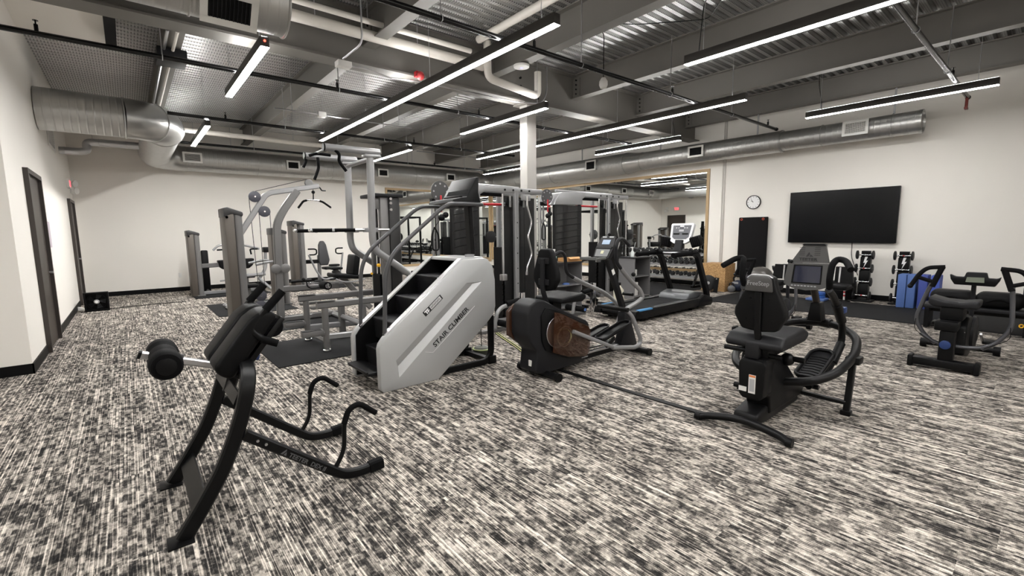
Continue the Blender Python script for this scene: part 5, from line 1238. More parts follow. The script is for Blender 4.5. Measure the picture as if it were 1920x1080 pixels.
def leg_machine():
    y = 13.9
    t = thing('weight_machine', 'weight machine with upright black seat and U-shaped handles by the back wall', 'gym machine', (4.2, y, 0.012))
    weight_tower(t, 3.50, y, 1.88, 0.32)
    part(t, 'base_beam', B().bar([(3.6, y, 0.055), (4.95, y, 0.055)], 0.09, 0.09), greymetal)
    part(t, 'arm_beam', B().bar([(3.82, y, 0.72), (4.22, y, 0.72)], 0.11, 0.09), black_plastic)
    part(t, 'backrest', B().prism([(4.25, 0.60), (4.20, 0.75), (4.22, 1.20), (4.27, 1.31), (4.38, 1.31), (4.44, 1.20), (4.52, 0.75), (4.47, 0.60)], 'y', y-0.10, y+0.0, 0.035, 3), mat('pad_grey', rgb(52, 52, 54), 0.5, bump=0.2))
    part(t, 'back_post', B().bar([(4.22, y, 0.05), (4.24, y, 0.9)], 0.09, 0.08), greymetal)
    part(t, 'seat', B().box(4.34, 4.66, y-0.18, y+0.18, 0.47, 0.55, 0.03, 3), vinyl)
    for hx, lx, y2 in (([(3.91, 1.085), (4.08, 1.085), (4.14, 1.06), (4.14, 0.95), (4.08, 0.92), (3.93, 0.92)], [(3.92, 0.92), (4.10, 0.45), (4.26, 0.20), (4.45, 0.19)], y-0.14),
                       ([(4.95, 1.085), (4.80, 1.085), (4.74, 1.06), (4.74, 0.95), (4.80, 0.92), (4.94, 0.92)], [(4.94, 0.95), (4.86, 0.42), (4.75, 0.22), (4.45, 0.19)], y+0.02)):
        a = part(t, 'lever', B().tube([(x, y2, z) for x, z in lx], 0.026, 0.12, 12), silver)
        part(t, 'handle', B().tube([(x, y2, z) for x, z in hx], 0.02, 0.05, 12), foam, a)
    part(t, 'side_pad', B().box(4.50, 4.78, y-0.18, y+0.02, 0.56, 0.62, 0.025, 3), vinyl)
leg_machine()

# ================================================================ functional trainers
mesh_panel = mat('mesh_panel', rgb(11, 11, 12), 0.5, alpha=0.84)
def trainer(x0, xt, xe, y0, zt, label):
    """x0..xt left tower, xe right end, y0 front plane, zt top height"""
    t = thing('functional_trainer', label, 'gym machine', ((x0+xe)/2, y0+0.3, 0), 'functional trainers')
    dp = 0.5; y1 = y0+dp; W = xe-xt
    # left tower with perforated shroud
    for x in (x0+0.03, xt-0.03):
        for y in (y0+0.03, y1-0.03):
            part(t, 'tower_post', B().box(x-0.025, x+0.025, y-0.025, y+0.025, 0, zt-0.22), black_paint)
    sh = part(t, 'shroud', B().box(x0, xt, y0-0.006, y0+0.004, 0.14, zt-0.26), mesh_panel)
    n = 14
    for i in range(n):
        z = 0.2+i*(zt-0.52)/n
        part(t, 'shroud_rib', B().bar([(x0+0.04, y0-0.009, z), (xt-0.04, y0-0.009, z+0.07)], 0.008, 0.006), black_plastic, sh)
    part(t, 'weight_stack', B().box(x0+0.14, xt-0.14, y0+0.15, y1-0.15, 0.08, 0.95), base_black)
    for x in (x0+0.2, xt-0.2):
        part(t, 'guide_rod', B().cyl((x, (y0+y1)/2, 0.05), (x, (y0+y1)/2, zt-0.24), 0.012), chrome)
    # silver head and boom
    part(t, 'head', B().prism([(x0-0.03, zt-0.26), (x0+0.12, zt-0.03), (x0+0.22, zt), (xt+0.12, zt+0.02), (xt+0.10, zt-0.08), (xt+0.02, zt-0.12), (xt+0.02, zt-0.24)], 'y', y0-0.02, y1+0.02, 0.012), silver)
    for y in (y0+0.02, y1-0.02):
        bm_ = part(t, 'boom', B().box(xt+0.05, xe, y-0.03, y+0.03, zt-0.075, zt+0.01, 0.012), silver)
    for k in range(4):
        part(t, 'bolt', B().cyl((xt+W*(0.38+0.13*k), y0-0.012, zt-0.03), (xt+W*(0.38+0.13*k), y0-0.02, zt-0.03), 0.018, n=12), black_paint)
    part(t, 'end_cross', B().box(xe-0.06, xe, y0, y1, zt-0.07, zt+0.005, 0.012), silver)
    part(t, 'top_tube', B().tube([(x0+0.25, y0+0.22, zt+0.045), (xe-0.35, y0+0.22, zt+0.03)], 0.028, 0, 12), silver)
    rb = part(t, 'pull_up_bar', B().tube([(xt, y0+0.15, zt-0.255), (xt+W*0.42, y0+0.15, zt-0.255)], 0.022, 0, 12), red, label='red pull-up bar')
    part(t, 'grip_bar', B().tube([(xt+0.06, y0+0.05, zt-0.11), (xt+W*0.36, y0+0.05, zt-0.11)], 0.03, 0, 12), foam)
    # uprights and cable columns
    up = part(t, 'upright', B().bar([(xt+W*0.555, y0, 0), (xt+W*0.555, y0, zt-0.06)], 0.085, 0.07), silver)
    for k in range(6):
        part(t, 'adjust_hole', B().cyl((xt+W*0.555, y0-0.036, 0.4+k*0.25), (xt+W*0.555, y0-0.038, 0.4+k*0.25), 0.011, n=10), base_black, up)
    part(t, 'upright', B().bar([(xt+W*0.58, y1, 0), (xt+W*0.58, y1, zt-0.06)], 0.075, 0.07), silver)
    part(t, 'slide_rod', B().cyl((xt+W*0.335, y0-0.02, zt-1.45), (xt+W*0.335, y0-0.02, zt-0.1), 0.02, n=12), chrome)
    part(t, 'slide_rod', B().cyl((xe-0.10, y0-0.02, 0.1), (xe-0.10, y0-0.02, zt-0.1), 0.016, n=12), chrome)
    part(t, 'slide_block', B().box(xt+W*0.335-0.05, xt+W*0.335+0.05, y0-0.06, y0+0.02, zt-1.48, zt-1.38, 0.008), steel)
    # right tower with see-through dark screens
    part(t, 'shroud', B().box(xt+W*0.40, xt+W*0.54, y0+0.05, y0+0.06, 0.12, zt-0.12), mesh_panel)
    part(t, 'shroud', B().box(xt+W*0.64, xe-0.14, y0+0.05, y0+0.06, 0.12, zt-0.14), mesh_panel)
    part(t, 'weight_stack', B().box(xt+W*0.42, xe-0.16, y0+0.16, y1-0.12, 0.08, 1.25), base_black)
    for k in range(13):
        part(t, 'weight_plate', B().box(xt+W*0.42, xe-0.16, y0+0.14, y0+0.16, 0.12+k*0.085, 0.19+k*0.085), black_plastic)
    for fx in (0.46, 0.68):
        part(t, 'pulley', B().lathe((xt+W*fx, y0+0.01, zt-0.22), (0, 1, 0), [(0, 0.06), (0.015, 0.045), (0.03, 0.06)], 20), black_plastic)
        part(t, 'pulley_bracket', B().box(xt+W*fx-0.02, xt+W*fx+0.02, y0-0.012, y0-0.004, zt-0.30, zt-0.12), steel)
        part(t, 'cable', B().tube([(xt+W*fx, y0-0.01, zt-0.2), (xt+W*fx+0.01, y0-0.01, 0.3)], 0.004, 0, 6), base_black)
    part(t, 'trolley', B().box(xt+W*0.68-0.06, xt+W*0.68+0.12, y0-0.05, y0, zt-0.19, zt-0.09, 0.01), silver)
    # bent curl bar hanging from the boom
    cx = xt+W*0.70
    part(t, 'curl_bar', B().tube([(cx, y0-0.06, zt-0.12), (cx, y0-0.06, zt-0.28), (cx+0.10, y0-0.06, zt-0.55), (cx+0.01, y0-0.06, zt-0.78), (cx+0.10, y0-0.06, zt-1.08), (cx-0.01, y0-0.06, zt-1.28), (cx-0.02, y0-0.06, zt-1.40)], 0.018, 0.05, 10), chrome)
    part(t, 'bar_end', B().cyl((cx-0.02, y0-0.06, zt-1.42), (cx-0.02, y0-0.06, zt-1.36), 0.026, n=14), chrome)
    # pulley arm at the left end
    ap = part(t, 'arm_plate', B().lathe((x0-0.12, y0+0.1, zt-0.10), (0, -1, 0), [(0, 0.15), (0.012, 0.15)], 28), mat('plate_grey', rgb(60, 60, 60), 0.5))
    for k in range(8):
        a = k*math.pi/4
        part(t, 'plate_hole', B().cyl((x0-0.12+0.11*math.cos(a), y0+0.088, zt-0.10+0.11*math.sin(a)), (x0-0.12+0.11*math.cos(a), y0+0.086, zt-0.10+0.11*math.sin(a)), 0.014, n=10), lettering_grey, ap)
    part(t, 'arm_lever', B().box(x0-0.15, x0-0.125, y0+0.04, y0+0.06, zt-0.40, zt-0.16, 0.006).box(x0-0.14, x0-0.07, y0+0.04, y0+0.06, zt-0.31, zt-0.28, 0.006), red)
    part(t, 'arm_joint', B().ball((x0-0.13, y0+0.06, zt-0.48), 0.05, n=14).ball((x0-0.06, y0+0.06, zt-0.44), 0.045, n=14), black_plastic)
    for dx in (-0.20, -0.12):
        part(t, 'arm_post', B().tube([(x0+dx, y0+0.2, 0.05), (x0+dx, y0+0.2, zt-0.25)], 0.022, 0, 12), silver)
    part(t, 'arm_link', B().box(x0-0.22, x0+0.04, y0+0.17, y0+0.23, zt-0.27, zt-0.20), dark_grey)
    hs = part(t, 'handle_strap', B().tube([(x0-0.26, y0+0.05, zt-0.62), (x0-0.30, y0+0.05, zt-0.72), (x0-0.30, y0+0.05, zt-0.95), (x0-0.20, y0+0.05, zt-0.95), (x0-0.20, y0+0.05, zt-0.72), (x0-0.26, y0+0.05, zt-0.62)], 0.013, 0.04, 8), black_paint)
    part(t, 'strap_cable', B().tube([(x0-0.26, y0+0.05, zt-0.62), (x0-0.13, y0+0.06, zt-0.48)], 0.004, 0, 6), base_black, hs)
    # base
    part(t, 'base_rail', B().box(x0, xe, y0+0.06, y0+0.13, 0, 0.07, 0.008), silver); part(t, 'base_rail', B().box(x0, xe, y1-0.13, y1-0.06, 0, 0.07, 0.008), silver)
    part(t, 'base_cross', B().box(x0, x0+0.07, y0, y1, 0, 0.06), silver); part(t, 'base_cross', B().box(xe-0.07, xe, y0, y1, 0, 0.06), silver)
    return t
trainer(3.68, 4.18, 5.52, 5.80, 2.20, 'functional trainer in front of the column, behind the stair climber')
trainer(6.62, 7.42, 9.05, 6.60, 2.29, 'functional trainer with sloping silver head, right of the column')

def leg_developer(x, y, label, flip):
    t = thing('leg_attachment', label, 'gym attachment', (x, y, 0))
    part(t, 'curved_arm', B().tube([(x-0.02, y, 0.05), (x+0.02, y, 0.28), (x+0.12, y, 0.36), (x+0.55, y, 0.42)], 0.032, 0.12, 14), silver)
    part(t, 'base_foot', B().box(x-0.32, x+0.28, y-0.05, y+0.05, 0, 0.05, 0.008), greymetal)
    r1 = part(t, 'roller', B().lathe((x+0.05, y-0.22, 0.13), (0, 1, 0), [(0, 0.02), (0.003, 0.05), (0.437, 0.05), (0.44, 0.02)], 20), foam)
    part(t, 'roller_cap', B().cyl((x+0.05, y-0.224, 0.13), (x+0.05, y-0.218, 0.13), 0.028, n=14), blue if flip else dark_grey, r1)
    part(t, 'pad_bar', B().tube([(x+0.20, y-0.02, 0.40), (x+0.45, y-0.02, 0.43)], 0.045, 0, 14), foam)
    part(t, 'post', B().box(x+0.48, x+0.56, y-0.04, y+0.04, 0.0, 0.55, 0.006), chrome)
leg_developer(4.18, 5.42, 'chrome leg attachment with black roller left of the recumbent elliptical', False)
leg_developer(6.0, 5.5, 'silver curved leg attachment standing between elliptical and treadmill', True)

# incline bench behind the elliptical
t = thing('weight_bench', 'low black inclined weight bench behind the recumbent elliptical', 'bench', (6.9, 6.0, 0))
part(t, 'pad', B().obox((6.95, 6.05, 0.38), (0.75, 0.26, 0.07), (0, 0.55, 0), 0.03, 3), mat('bench_grey', rgb(70, 70, 74), 0.5))
part(t, 'frame', B().bar([(6.65, 6.05, 0.46), (7.3, 6.05, 0.08)], 0.06, 0.06).bar([(6.75, 6.05, 0.38), (6.78, 6.05, 0.02)], 0.05, 0.05), black_paint)
part(t, 'foot', B().box(7.25, 7.33, 5.8, 6.3, 0, 0.06, 0.01), black_paint); part(t, 'foot', B().box(6.74, 6.82, 5.85, 6.25, 0, 0.06, 0.01), black_paint)

# ================================================================ shelf units
def shelf_unit(x0, x1, y0, y1, h, label, shelves):
    t = thing('shelf_unit', label, 'shelf', ((x0+x1)/2, (y0+y1)/2, 0))
    T = 0.02
    part(t, 'side_panel', B().box(x0, x0+T, y0, y1, 0, h-0.025), grey_lam); part(t, 'side_panel', B().box(x1-T, x1, y0, y1, 0, h-0.025), grey_lam)
    part(t, 'back_panel', B().box(x0+T, x1-T, y1-0.012, y1, 0, h-0.025), grey_lam)
    part(t, 'top_panel', B().box(x0-0.015, x1+0.015, y0-0.015, y1, h-0.025, h), mat('top_black', rgb(36, 36, 38), 0.35))
    for z in shelves:
        part(t, 'shelf', B().box(x0+T, x1-T, y0+0.01, y1-0.012, z-T, z), grey_lam)
    return t
shelf_unit(5.86, 6.62, 5.86, 6.26, 0.93, 'grey open shelf unit behind the recumbent elliptical, under the cardboard box', (0.08, 0.50))
shelf_unit(8.36, 8.95, 5.90, 6.32, 0.92, 'grey open shelf unit left of the treadmill', (0.06, 0.50))
t = thing('cardboard_box', 'open cardboard box lying on the grey shelf unit', 'box', (6.42, 6.0, 0.93))
part(t, 'tray', B().box(6.25, 6.66, 5.90, 6.14, 0.931, 0.937).box(6.25, 6.66, 5.90, 5.905, 0.937, 1.0).box(6.25, 6.66, 6.135, 6.14, 0.937, 1.0).box(6.25, 6.255, 5.905, 6.135, 0.937, 1.0).box(6.655, 6.66, 5.905, 6.135, 0.937, 1.0), cardboard)
part(t, 'flap', B().obox((6.42, 5.865, 1.0), (0.30, 0.07, 0.004), (0.5, 0, 0)), cardboard); part(t, 'flap', B().obox((6.72, 6.02, 0.985), (0.12, 0.22, 0.004), (0, 0.25, 0)), cardboard)
t = thing('spray_bottle', 'clear green spray bottle at the left end of the shelf unit', 'bottle', (5.99, 5.98, 0.93))
part(t, 'bottle', B().lathe((5.99, 5.98, 0.931), (0, 0, 1), [(0, 0.045), (0.12, 0.045), (0.16, 0.02), (0.18, 0.018)], 18), mat('bottle_green', rgb(150, 196, 178), 0.25))
part(t, 'nozzle', B().cyl((5.99, 5.98, 1.11), (5.99, 5.98, 1.15), 0.016).box(5.93, 6.01, 5.968, 5.992, 1.15, 1.175, 0.004), white_plastic)
t = thing('towel_pile', 'white crumpled towel pile beside the spray bottle', 'towel', (6.08, 6.08, 0.93))
part(t, 'towel', B().lathe((6.08, 6.10, 0.931), (0, 0, 1), [(0, 0.07), (0.1, 0.065), (0.16, 0.045), (0.21, 0.02), (0.225, 0.005)], 14), white_plastic)
single('storage_bin', B().box(8.44, 8.60, 6.0, 6.25, 0.5, 0.64, 0.01), white_plastic, 'white bin on the upper shelf left of the treadmill', 'bin', (8.5, 6.1, 0.5))
single('storage_bin', B().box(8.42, 8.62, 5.98, 6.25, 0.06, 0.36, 0.012), white_plastic, 'tall white bin on the bottom shelf left of the treadmill', 'bin', (8.5, 6.1, 0.06))
t = thing('spray_bottle', 'white spray bottle on the shelf unit left of the treadmill', 'bottle', (8.48, 6.05, 0.92))
part(t, 'bottle', B().lathe((8.48, 6.05, 0.921), (0, 0, 1), [(0, 0.04), (0.10, 0.04), (0.14, 0.016), (0.16, 0.014)], 18), mat('bottle_clear', rgb(206, 212, 210), 0.2))
part(t, 'nozzle', B().cyl((8.48, 6.05, 1.08), (8.48, 6.05, 1.12), 0.014).box(8.42, 8.50, 6.04, 6.06, 1.12, 1.14, 0.004), white_plastic)
single('blue_cloth', B().ball((6.30, 5.98, 0.50), 0.07, (1.2, 1, 0.5), 14, 0.0), blue, 'small blue cloth on the middle shelf behind the elliptical', 'cloth', (6.30, 5.98, 0.5))
t = thing('jug', 'white jug with black lid standing on the carpet behind the elliptical mast', 'jug', (7.35, 5.55, 0))
part(t, 'body', B().lathe((7.35, 5.55, 0.0), (0, 0, 1), [(0, 0.10), (0.02, 0.11), (0.34, 0.10), (0.40, 0.05), (0.43, 0.04)], 20), mat('jug_white', rgb(214, 210, 190), 0.4))
part(t, 'lid', B().lathe((7.35, 5.55, 0.43), (0, 0, 1), [(0, 0.045), (0.05, 0.045), (0.06, 0.03)], 18), black_plastic)

# ================================================================ dumbbells and racks
def dumbbell_proto():
    t = thing('dumbbell', 'black hex dumbbell at the near end of the upper rack rail', 'dumbbell', (11.3, 6.10, 0.60), 'hex dumbbells on the rack')
    for s_ in (-1, 1):
        part(t, 'head', B().lathe((11.3+s_*0.075, 6.10, 0.66), (s_, 0, 0), [(0, 0.05), (0.015, 0.062), (0.07, 0.062), (0.085, 0.05)], 6), iron)
    part(t, 'handle', B().cyl((11.225, 6.10, 0.66), (11.375, 6.10, 0.66), 0.015, n=12), chrome)
    return t
t = thing('dumbbell_rack', 'long black dumbbell rack along the mirrored right wall', 'rack', (11.35, 7.6, 0.012))
for y in (6.02, 7.6, 9.15):
    part(t, 'upright', B().bar([(11.08, y, 0.06), (11.45, y, 0.75)], 0.06, 0.05).box(11.0, 11.55, y-0.03, y+0.03, 0.012, 0.07), black_paint)
for x, z in ((11.30, 0.54), (11.16, 0.24), (11.40, 0.80)):
    part(t, 'shelf_rail', B().box(x-0.11, x-0.07, 6.0, 9.2, z, z+0.05).box(x+0.07, x+0.11, 6.0, 9.2, z+0.01, z+0.06), mat('rail_lightgrey', rgb(150, 150, 150), 0.4, 0.3))
db = dumbbell_proto()
ords = ['second', 'third', 'fourth', 'fifth', 'sixth', 'seventh', 'eighth', 'ninth', 'tenth', 'eleventh', 'twelfth', 'thirteenth', 'fourteenth', 'fifteenth', 'sixteenth', 'seventeenth', 'eighteenth']
for i in range(17):
    copy_thing(db, (11.3, 6.10+0.165*(i+1), 0.60), 'black hex dumbbell, %s from the near end of the upper rack rail' % ords[i])
for i in range(12):
    copy_thing(db, (11.16, 6.12+0.235*i, 0.30), 'black hex dumbbell, %s from the near end of the lower rack rail' % (['first']+ords)[i])
for i in range(9):
    copy_thing(db, (11.40, 6.45+0.28*i, 0.865), 'black hex dumbbell, %s from the near end of the top rack rail' % (['first']+ords)[i])
single('tennis_ball', B().ball((11.36, 6.22, 0.905), 0.045, n=18), mat('ball_yellow', rgb(206, 222, 92), 0.8), 'yellow-green ball on the top rail of the dumbbell rack', 'ball', (11.36, 6.22, 0.86))

# power rack between trainers and mirrors (seen in gaps and in the mirrors)
def power_rack(x, y, label):
    t = thing('power_rack', label, 'rack', (x, y, 0))
    for dx in (0, 1.2):
        for dy in (0, 1.15):
            part(t, 'post', B().box(x+dx-0.035, x+dx+0.035, y+dy-0.035, y+dy+0.035, 0, 2.25), black_paint)
    for dy in (0, 1.15):
        part(t, 'top_beam', B().box(x, x+1.2, y+dy-0.03, y+dy+0.03, 2.18, 2.25), black_paint)
        part(t, 'base_beam', B().box(x, x+1.2, y+dy-0.03, y+dy+0.03, 0, 0.06), black_paint)
    for dx in (0, 1.2):
        part(t, 'top_beam', B().box(x+dx-0.03, x+dx+0.03, y, y+1.15, 2.18, 2.25), black_paint)
    return t
power_rack(9.2, 10.6, 'black power rack between the trainers and the corner mirrors')
t = thing('barbell', 'barbell with black plates racked at the power rack', 'barbell', (9.15, 11.2, 1.3))
part(t, 'bar', B().cyl((9.15, 10.1, 1.35), (9.15, 12.3, 1.35), 0.014), chrome)
for y in (10.32, 10.40, 12.02, 12.10):
    part(t, 'plate', B().lathe((9.15, y-0.02, 1.35), (0, 1, 0), [(0, 0.17), (0.008, 0.19), (0.032, 0.19), (0.04, 0.17)], 28), iron)
def tree_rack(x, y, label):
    t = thing('bar_rack', label, 'rack', (x, y, 0))
    part(t, 'post', B().bar([(x, y, 0.03), (x+0.05, y, 1.75)], 0.05, 0.05), black_paint)
    part(t, 'post', B().bar([(x+0.28, y, 0), (x+0.1, y, 1.75)], 0.05, 0.05), black_paint)
    part(t, 'foot', B().box(x-0.05, x+0.35, y-0.2, y+0.2, 0, 0.05), black_paint)
    for k in range(7):
        part(t, 'peg', B().tube([(x+0.03, y-0.02, 0.5+k*0.18), (x+0.16, y-0.02, 0.55+k*0.18)], 0.016, 0, 8), black_paint)
    part(t, 'plate_peg', B().cyl((x+0.05, y-0.25, 1.1), (x+0.05, y+0.25, 1.1), 0.018), iron)
    return t
tree_rack(9.7, 7.2, 'black toothed rack right of the second functional trainer')

# ================================================================ objects along the television wall
t = thing('television', 'large flat black television on the right wall', 'television', (XR, 3.09, 1.18))
part(t, 'body', B().box(XR-0.10, XR-0.03, 2.13, 4.07, 1.18, 2.30, 0.006), black_plastic)
part(t, 'screen', B().box(XR-0.103, XR-0.10, 2.142, 4.058, 1.195, 2.288), tv_m)
part(t, 'wall_bracket', B().box(XR-0.03, XR, 2.7, 3.5, 1.5, 2.0), black_paint)
single('power_cable', B().tube([(XR-0.02, 2.86, 1.19), (XR-0.02, 2.86, 0.9), (XR-0.02, 2.72, 0.5)], 0.006, 0.1, 6), base_black, 'thin black cable hanging from the television', 'cable', (XR-0.02, 2.86, 0.5))
t = thing('wall_clock', 'round white wall clock with thin black rim', 'clock', (XR, 4.90, 2.14))
part(t, 'rim', B().lathe((XR, 4.90, 2.14), (-1, 0, 0), [(0, 0.165), (0.04, 0.165), (0.045, 0.155), (0.03, 0.148)], 40), black_plastic)
part(t, 'face', B().lathe((XR-0.005, 4.90, 2.14), (-1, 0, 0), [(0, 0.15), (0.026, 0.15)], 40), lettering_white)
for k in range(12):
    a = k*math.pi/6
    part(t, 'hour_mark', B().obox((XR-0.033, 4.90-0.125*math.sin(a), 2.14+0.125*math.cos(a)), (0.003, 0.008, 0.024), (-a*-1, 0, 0)), lettering_dark)
part(t, 'hour_hand', B().bar([(XR-0.034, 4.90, 2.14), (XR-0.034, 4.90+0.055, 2.14+0.035)], 0.009, 0.003, (1, 0, 0)), lettering_dark)
part(t, 'minute_hand', B().bar([(XR-0.036, 4.90, 2.14), (XR-0.036, 4.90+0.06, 2.14-0.085+0.165)], 0.006, 0.003, (1, 0, 0)), lettering_dark)
t = thing('standing_mat', 'tall black exercise mat hanging against the wall under the clock', 'exercise mat', (XR, 4.86, 0.3))
part(t, 'pad', B().box(XR-0.12, XR-0.03, 4.53, 5.19, 0.30, 1.78, 0.02), mat('mat_black', rgb(24, 23, 24), 0.75, bump=0.2, spec=0.1))
for y in (4.62, 5.12):
    part(t, 'grommet', B().ring((XR-0.122, y, 1.73), (1, 0, 0), 0.022, 0.008, 20, 6), mat('grommet_copper', rgb(190, 90, 70), 0.4, 0.5))
part(t, 'hook', B().cyl((XR-0.03, 5.12, 1.73), (XR, 5.12, 1.73), 0.01).cyl((XR-0.03, 4.62, 1.73), (XR, 4.62, 1.73), 0.01), steel)

t = thing('plyo_box', 'strand board jump box standing beside the mirror', 'box', (11.2, 5.42, 0))
part(t, 'front_panel', B().box(10.92, 10.94, 5.14, 5.72, 0, 0.65), osb); part(t, 'back_panel', B().box(11.42, 11.44, 5.14, 5.72, 0, 0.65), osb)
part(t, 'side_panel', B().box(10.94, 11.42, 5.14, 5.16, 0, 0.65), osb); part(t, 'side_panel', B().box(10.94, 11.42, 5.70, 5.72, 0, 0.65), osb)
part(t, 'top_panel', B().box(10.92, 11.44, 5.14, 5.72, 0.651, 0.67), osb)
t = thing('weight_plate', 'round black weight plate leaning in a small stand before the jump box', 'weight plate', (10.75, 5.36, 0))
part(t, 'plate', B().lathe((10.70, 5.44, 0.215), (-0.85, -0.5, 0.12), [(0, 0.17), (0.01, 0.19), (0.04, 0.19), (0.05, 0.16), (0.05, 0.02)], 30), iron)
part(t, 'hub', B().lathe((10.655, 5.412, 0.22), (-0.85, -0.5, 0.12), [(0, 0.035), (0.008, 0.035)], 16), steel)
part(t, 'stand', B().bar([(10.62, 5.22, 0.0), (10.66, 5.20, 0.36)], 0.02, 0.10).bar([(10.62, 5.3, 0.01), (10.9, 5.45, 0.01)], 0.06, 0.02, (0, 0, 1)), black_plastic)
part(t, 'bolt', B().ball((10.63, 5.20, 0.33), 0.016), steel)
t = thing('kettlebell', 'dark blue kettlebell standing on the mat edge under the black hanging mat', 'kettlebell', (11.2, 4.95, 0))
part(t, 'bell', B().ball((11.2, 4.95, 0.14), 0.145, (1, 1, 0.95), 24, -0.13), mat('kettle_blue', rgb(32, 40, 62), 0.5))
part(t, 'handle', B().tube([(11.2, 5.04, 0.24), (11.2, 5.06, 0.33), (11.2, 5.0, 0.38), (11.2, 4.90, 0.38), (11.2, 4.84, 0.33), (11.2, 4.86, 0.24)], 0.02, 0.05, 12), iron)
part(t, 'handle_label', B().box(11.05, 11.06, 4.88, 5.02, 0.20, 0.25), lettering_grey)
t = thing('kettlebell', 'small grey kettlebell in front of the dark blue one', 'kettlebell', (10.98, 4.98, 0))
part(t, 'bell', B().ball((10.98, 5.0, 0.085), 0.088, (1, 1, 0.95), 20, -0.08), mat('kettle_grey', rgb(96, 96, 98), 0.45))
part(t, 'handle', B().tube([(10.98, 5.05, 0.14), (10.98, 5.06, 0.20), (10.98, 5.0, 0.235), (10.98, 4.94, 0.20), (10.98, 4.95, 0.14)], 0.012, 0.03, 10), iron)
# balance trainer on a plinth
t = thing('foam_plinth', 'black foam block on the mat behind the cross trainer', 'block', (10.5, 4.18, 0.012))
part(t, 'block', B().box(10.22, 10.78, 3.9, 4.46, 0.012, 0.40, 0.02), foam)
t = thing('balance_dome', 'silver-grey half dome balance trainer resting behind the cross trainer headrest', 'balance trainer', (10.5, 4.18, 0.40))
part(t, 'dome', B().ball((10.5, 4.18, 0.445), 0.27, (1, 1, 0.9), 32, 0.0), mat('dome_grey', rgb(84, 81, 78), 0.22, 0.1))
part(t, 'rim', B().lathe((10.5, 4.18, 0.401), (0, 0, 1), [(0, 0.265), (0.01, 0.28), (0.04, 0.28), (0.05, 0.265)], 36), white_plastic)

# tiered stands with small studio weights
def bolt_shape(y, z, s, x):
    pts = [(-0.10, 0.9), (0.25, 0.9), (0.05, 0.25), (0.30, 0.30), (-0.25, -0.9), (-0.05, -0.05), (-0.30, -0.10)]
    return [(x, y-p[0]*s, z+p[1]*s) for p in pts]
def weight_stand(y, label):
    X = 11.45
    t = thing('dumbbell_stand', label, 'rack', (X, y, 0), 'upright studio weight stands')
    for i, z in enumerate((0.12, 0.395, 0.665, 0.935)):
        o = part(t, 'tier', B().prism([(X-0.09+i*0.02, z-0.24 if i else 0.02), (X-0.075+i*0.02, z-0.03), (X-0.03+i*0.02, z-0.03), (X+0.01+i*0.02, z+0.05), (X+0.06+i*0.02, z+0.05), (X+0.08, z-0.24 if i else 0.02)], 'y', y-0.085, y+0.085, 0.004), black_plastic)
    part(t, 'top_lug', B().box(X-0.02, X+0.06, y-0.075, y+0.075, 0.96, 1.03, 0.006), black_plastic)
    part(t, 'emblem', B().poly(bolt_shape(y-0.01, 0.80, 0.125, X-0.037), [(0, 1, 2, 3, 4, 5, 6)]), lettering_white, label='white lightning bolt')
    part(t, 'base', B().box(X-0.14, X+0.14, y-0.17, y+0.17, 0, 0.035, 0.008), black_plastic)
    return t
def studio_weight(label, y, z, x, red_):
    t = thing('studio_dumbbell', label, 'dumbbell', (x, y, z), 'disc dumbbells on the stands')
    part(t, 'bar', B().cyl((x, y-0.13, z), (x, y+0.13, z), 0.013, n=10), chrome)
    for s_ in (-1, 1):
        part(t, 'disc', B().lathe((x, y+s_*0.115, z), (0, s_, 0), [(0, 0.06), (0.004, 0.088), (0.026, 0.088), (0.032, 0.07)], 26), iron)
    part(t, 'band', B().cyl((x, y-0.012, z), (x, y+0.012, z), 0.014, n=10), red if red_ else steel)
    return t
names = ['bottom', 'second', 'third', 'top']
for sy, sn in ((2.545, 'left'), (1.945, 'right')):
    weight_stand(sy, 'black tiered weight stand with lightning bolt, %s one of the pair' % sn)
    for i, z in enumerate((0.12, 0.395, 0.665, 0.935)):
        studio_weight('black disc dumbbell on the %s tier of the %s lightning bolt stand' % (names[i], sn), sy, z+0.015, 11.45-0.09+i*0.02-0.03, (i+(sn == 'right')) % 2 == 0)
single('storage_crate', B().box(11.42, 11.70, 2.72, 3.2, 0.0, 0.37, 0.015), base_black, 'black storage crate left of the lightning bolt stands', 'crate', (11.5, 2.95, 0))
# blue folded mats standing on end
for i, (y, c, lab) in enumerate(((1.86, blue, 'light blue folded exercise mat standing nearest the weight stands'), (1.73, blue, 'second blue folded exercise mat standing in the row'), (1.57, mat('blue_deep', rgb(58, 74, 148), 0.65, bump=0.2), 'darker blue folded mat third in the row'), (1.41, mat('blue_violet', rgb(62, 84, 168), 0.65, bump=0.2), 'violet-blue folded mat at the right end of the row'))):
    t = thing('folded_mat', lab, 'exercise mat', (11.1, y, 0.012))
    for k in range(3):
        part(t, 'panel', B().box(10.93+k*0.10+i*0.02, 11.025+k*0.10+i*0.02, y-0.062, y+0.062, 0.012, 0.63, 0.012), c)
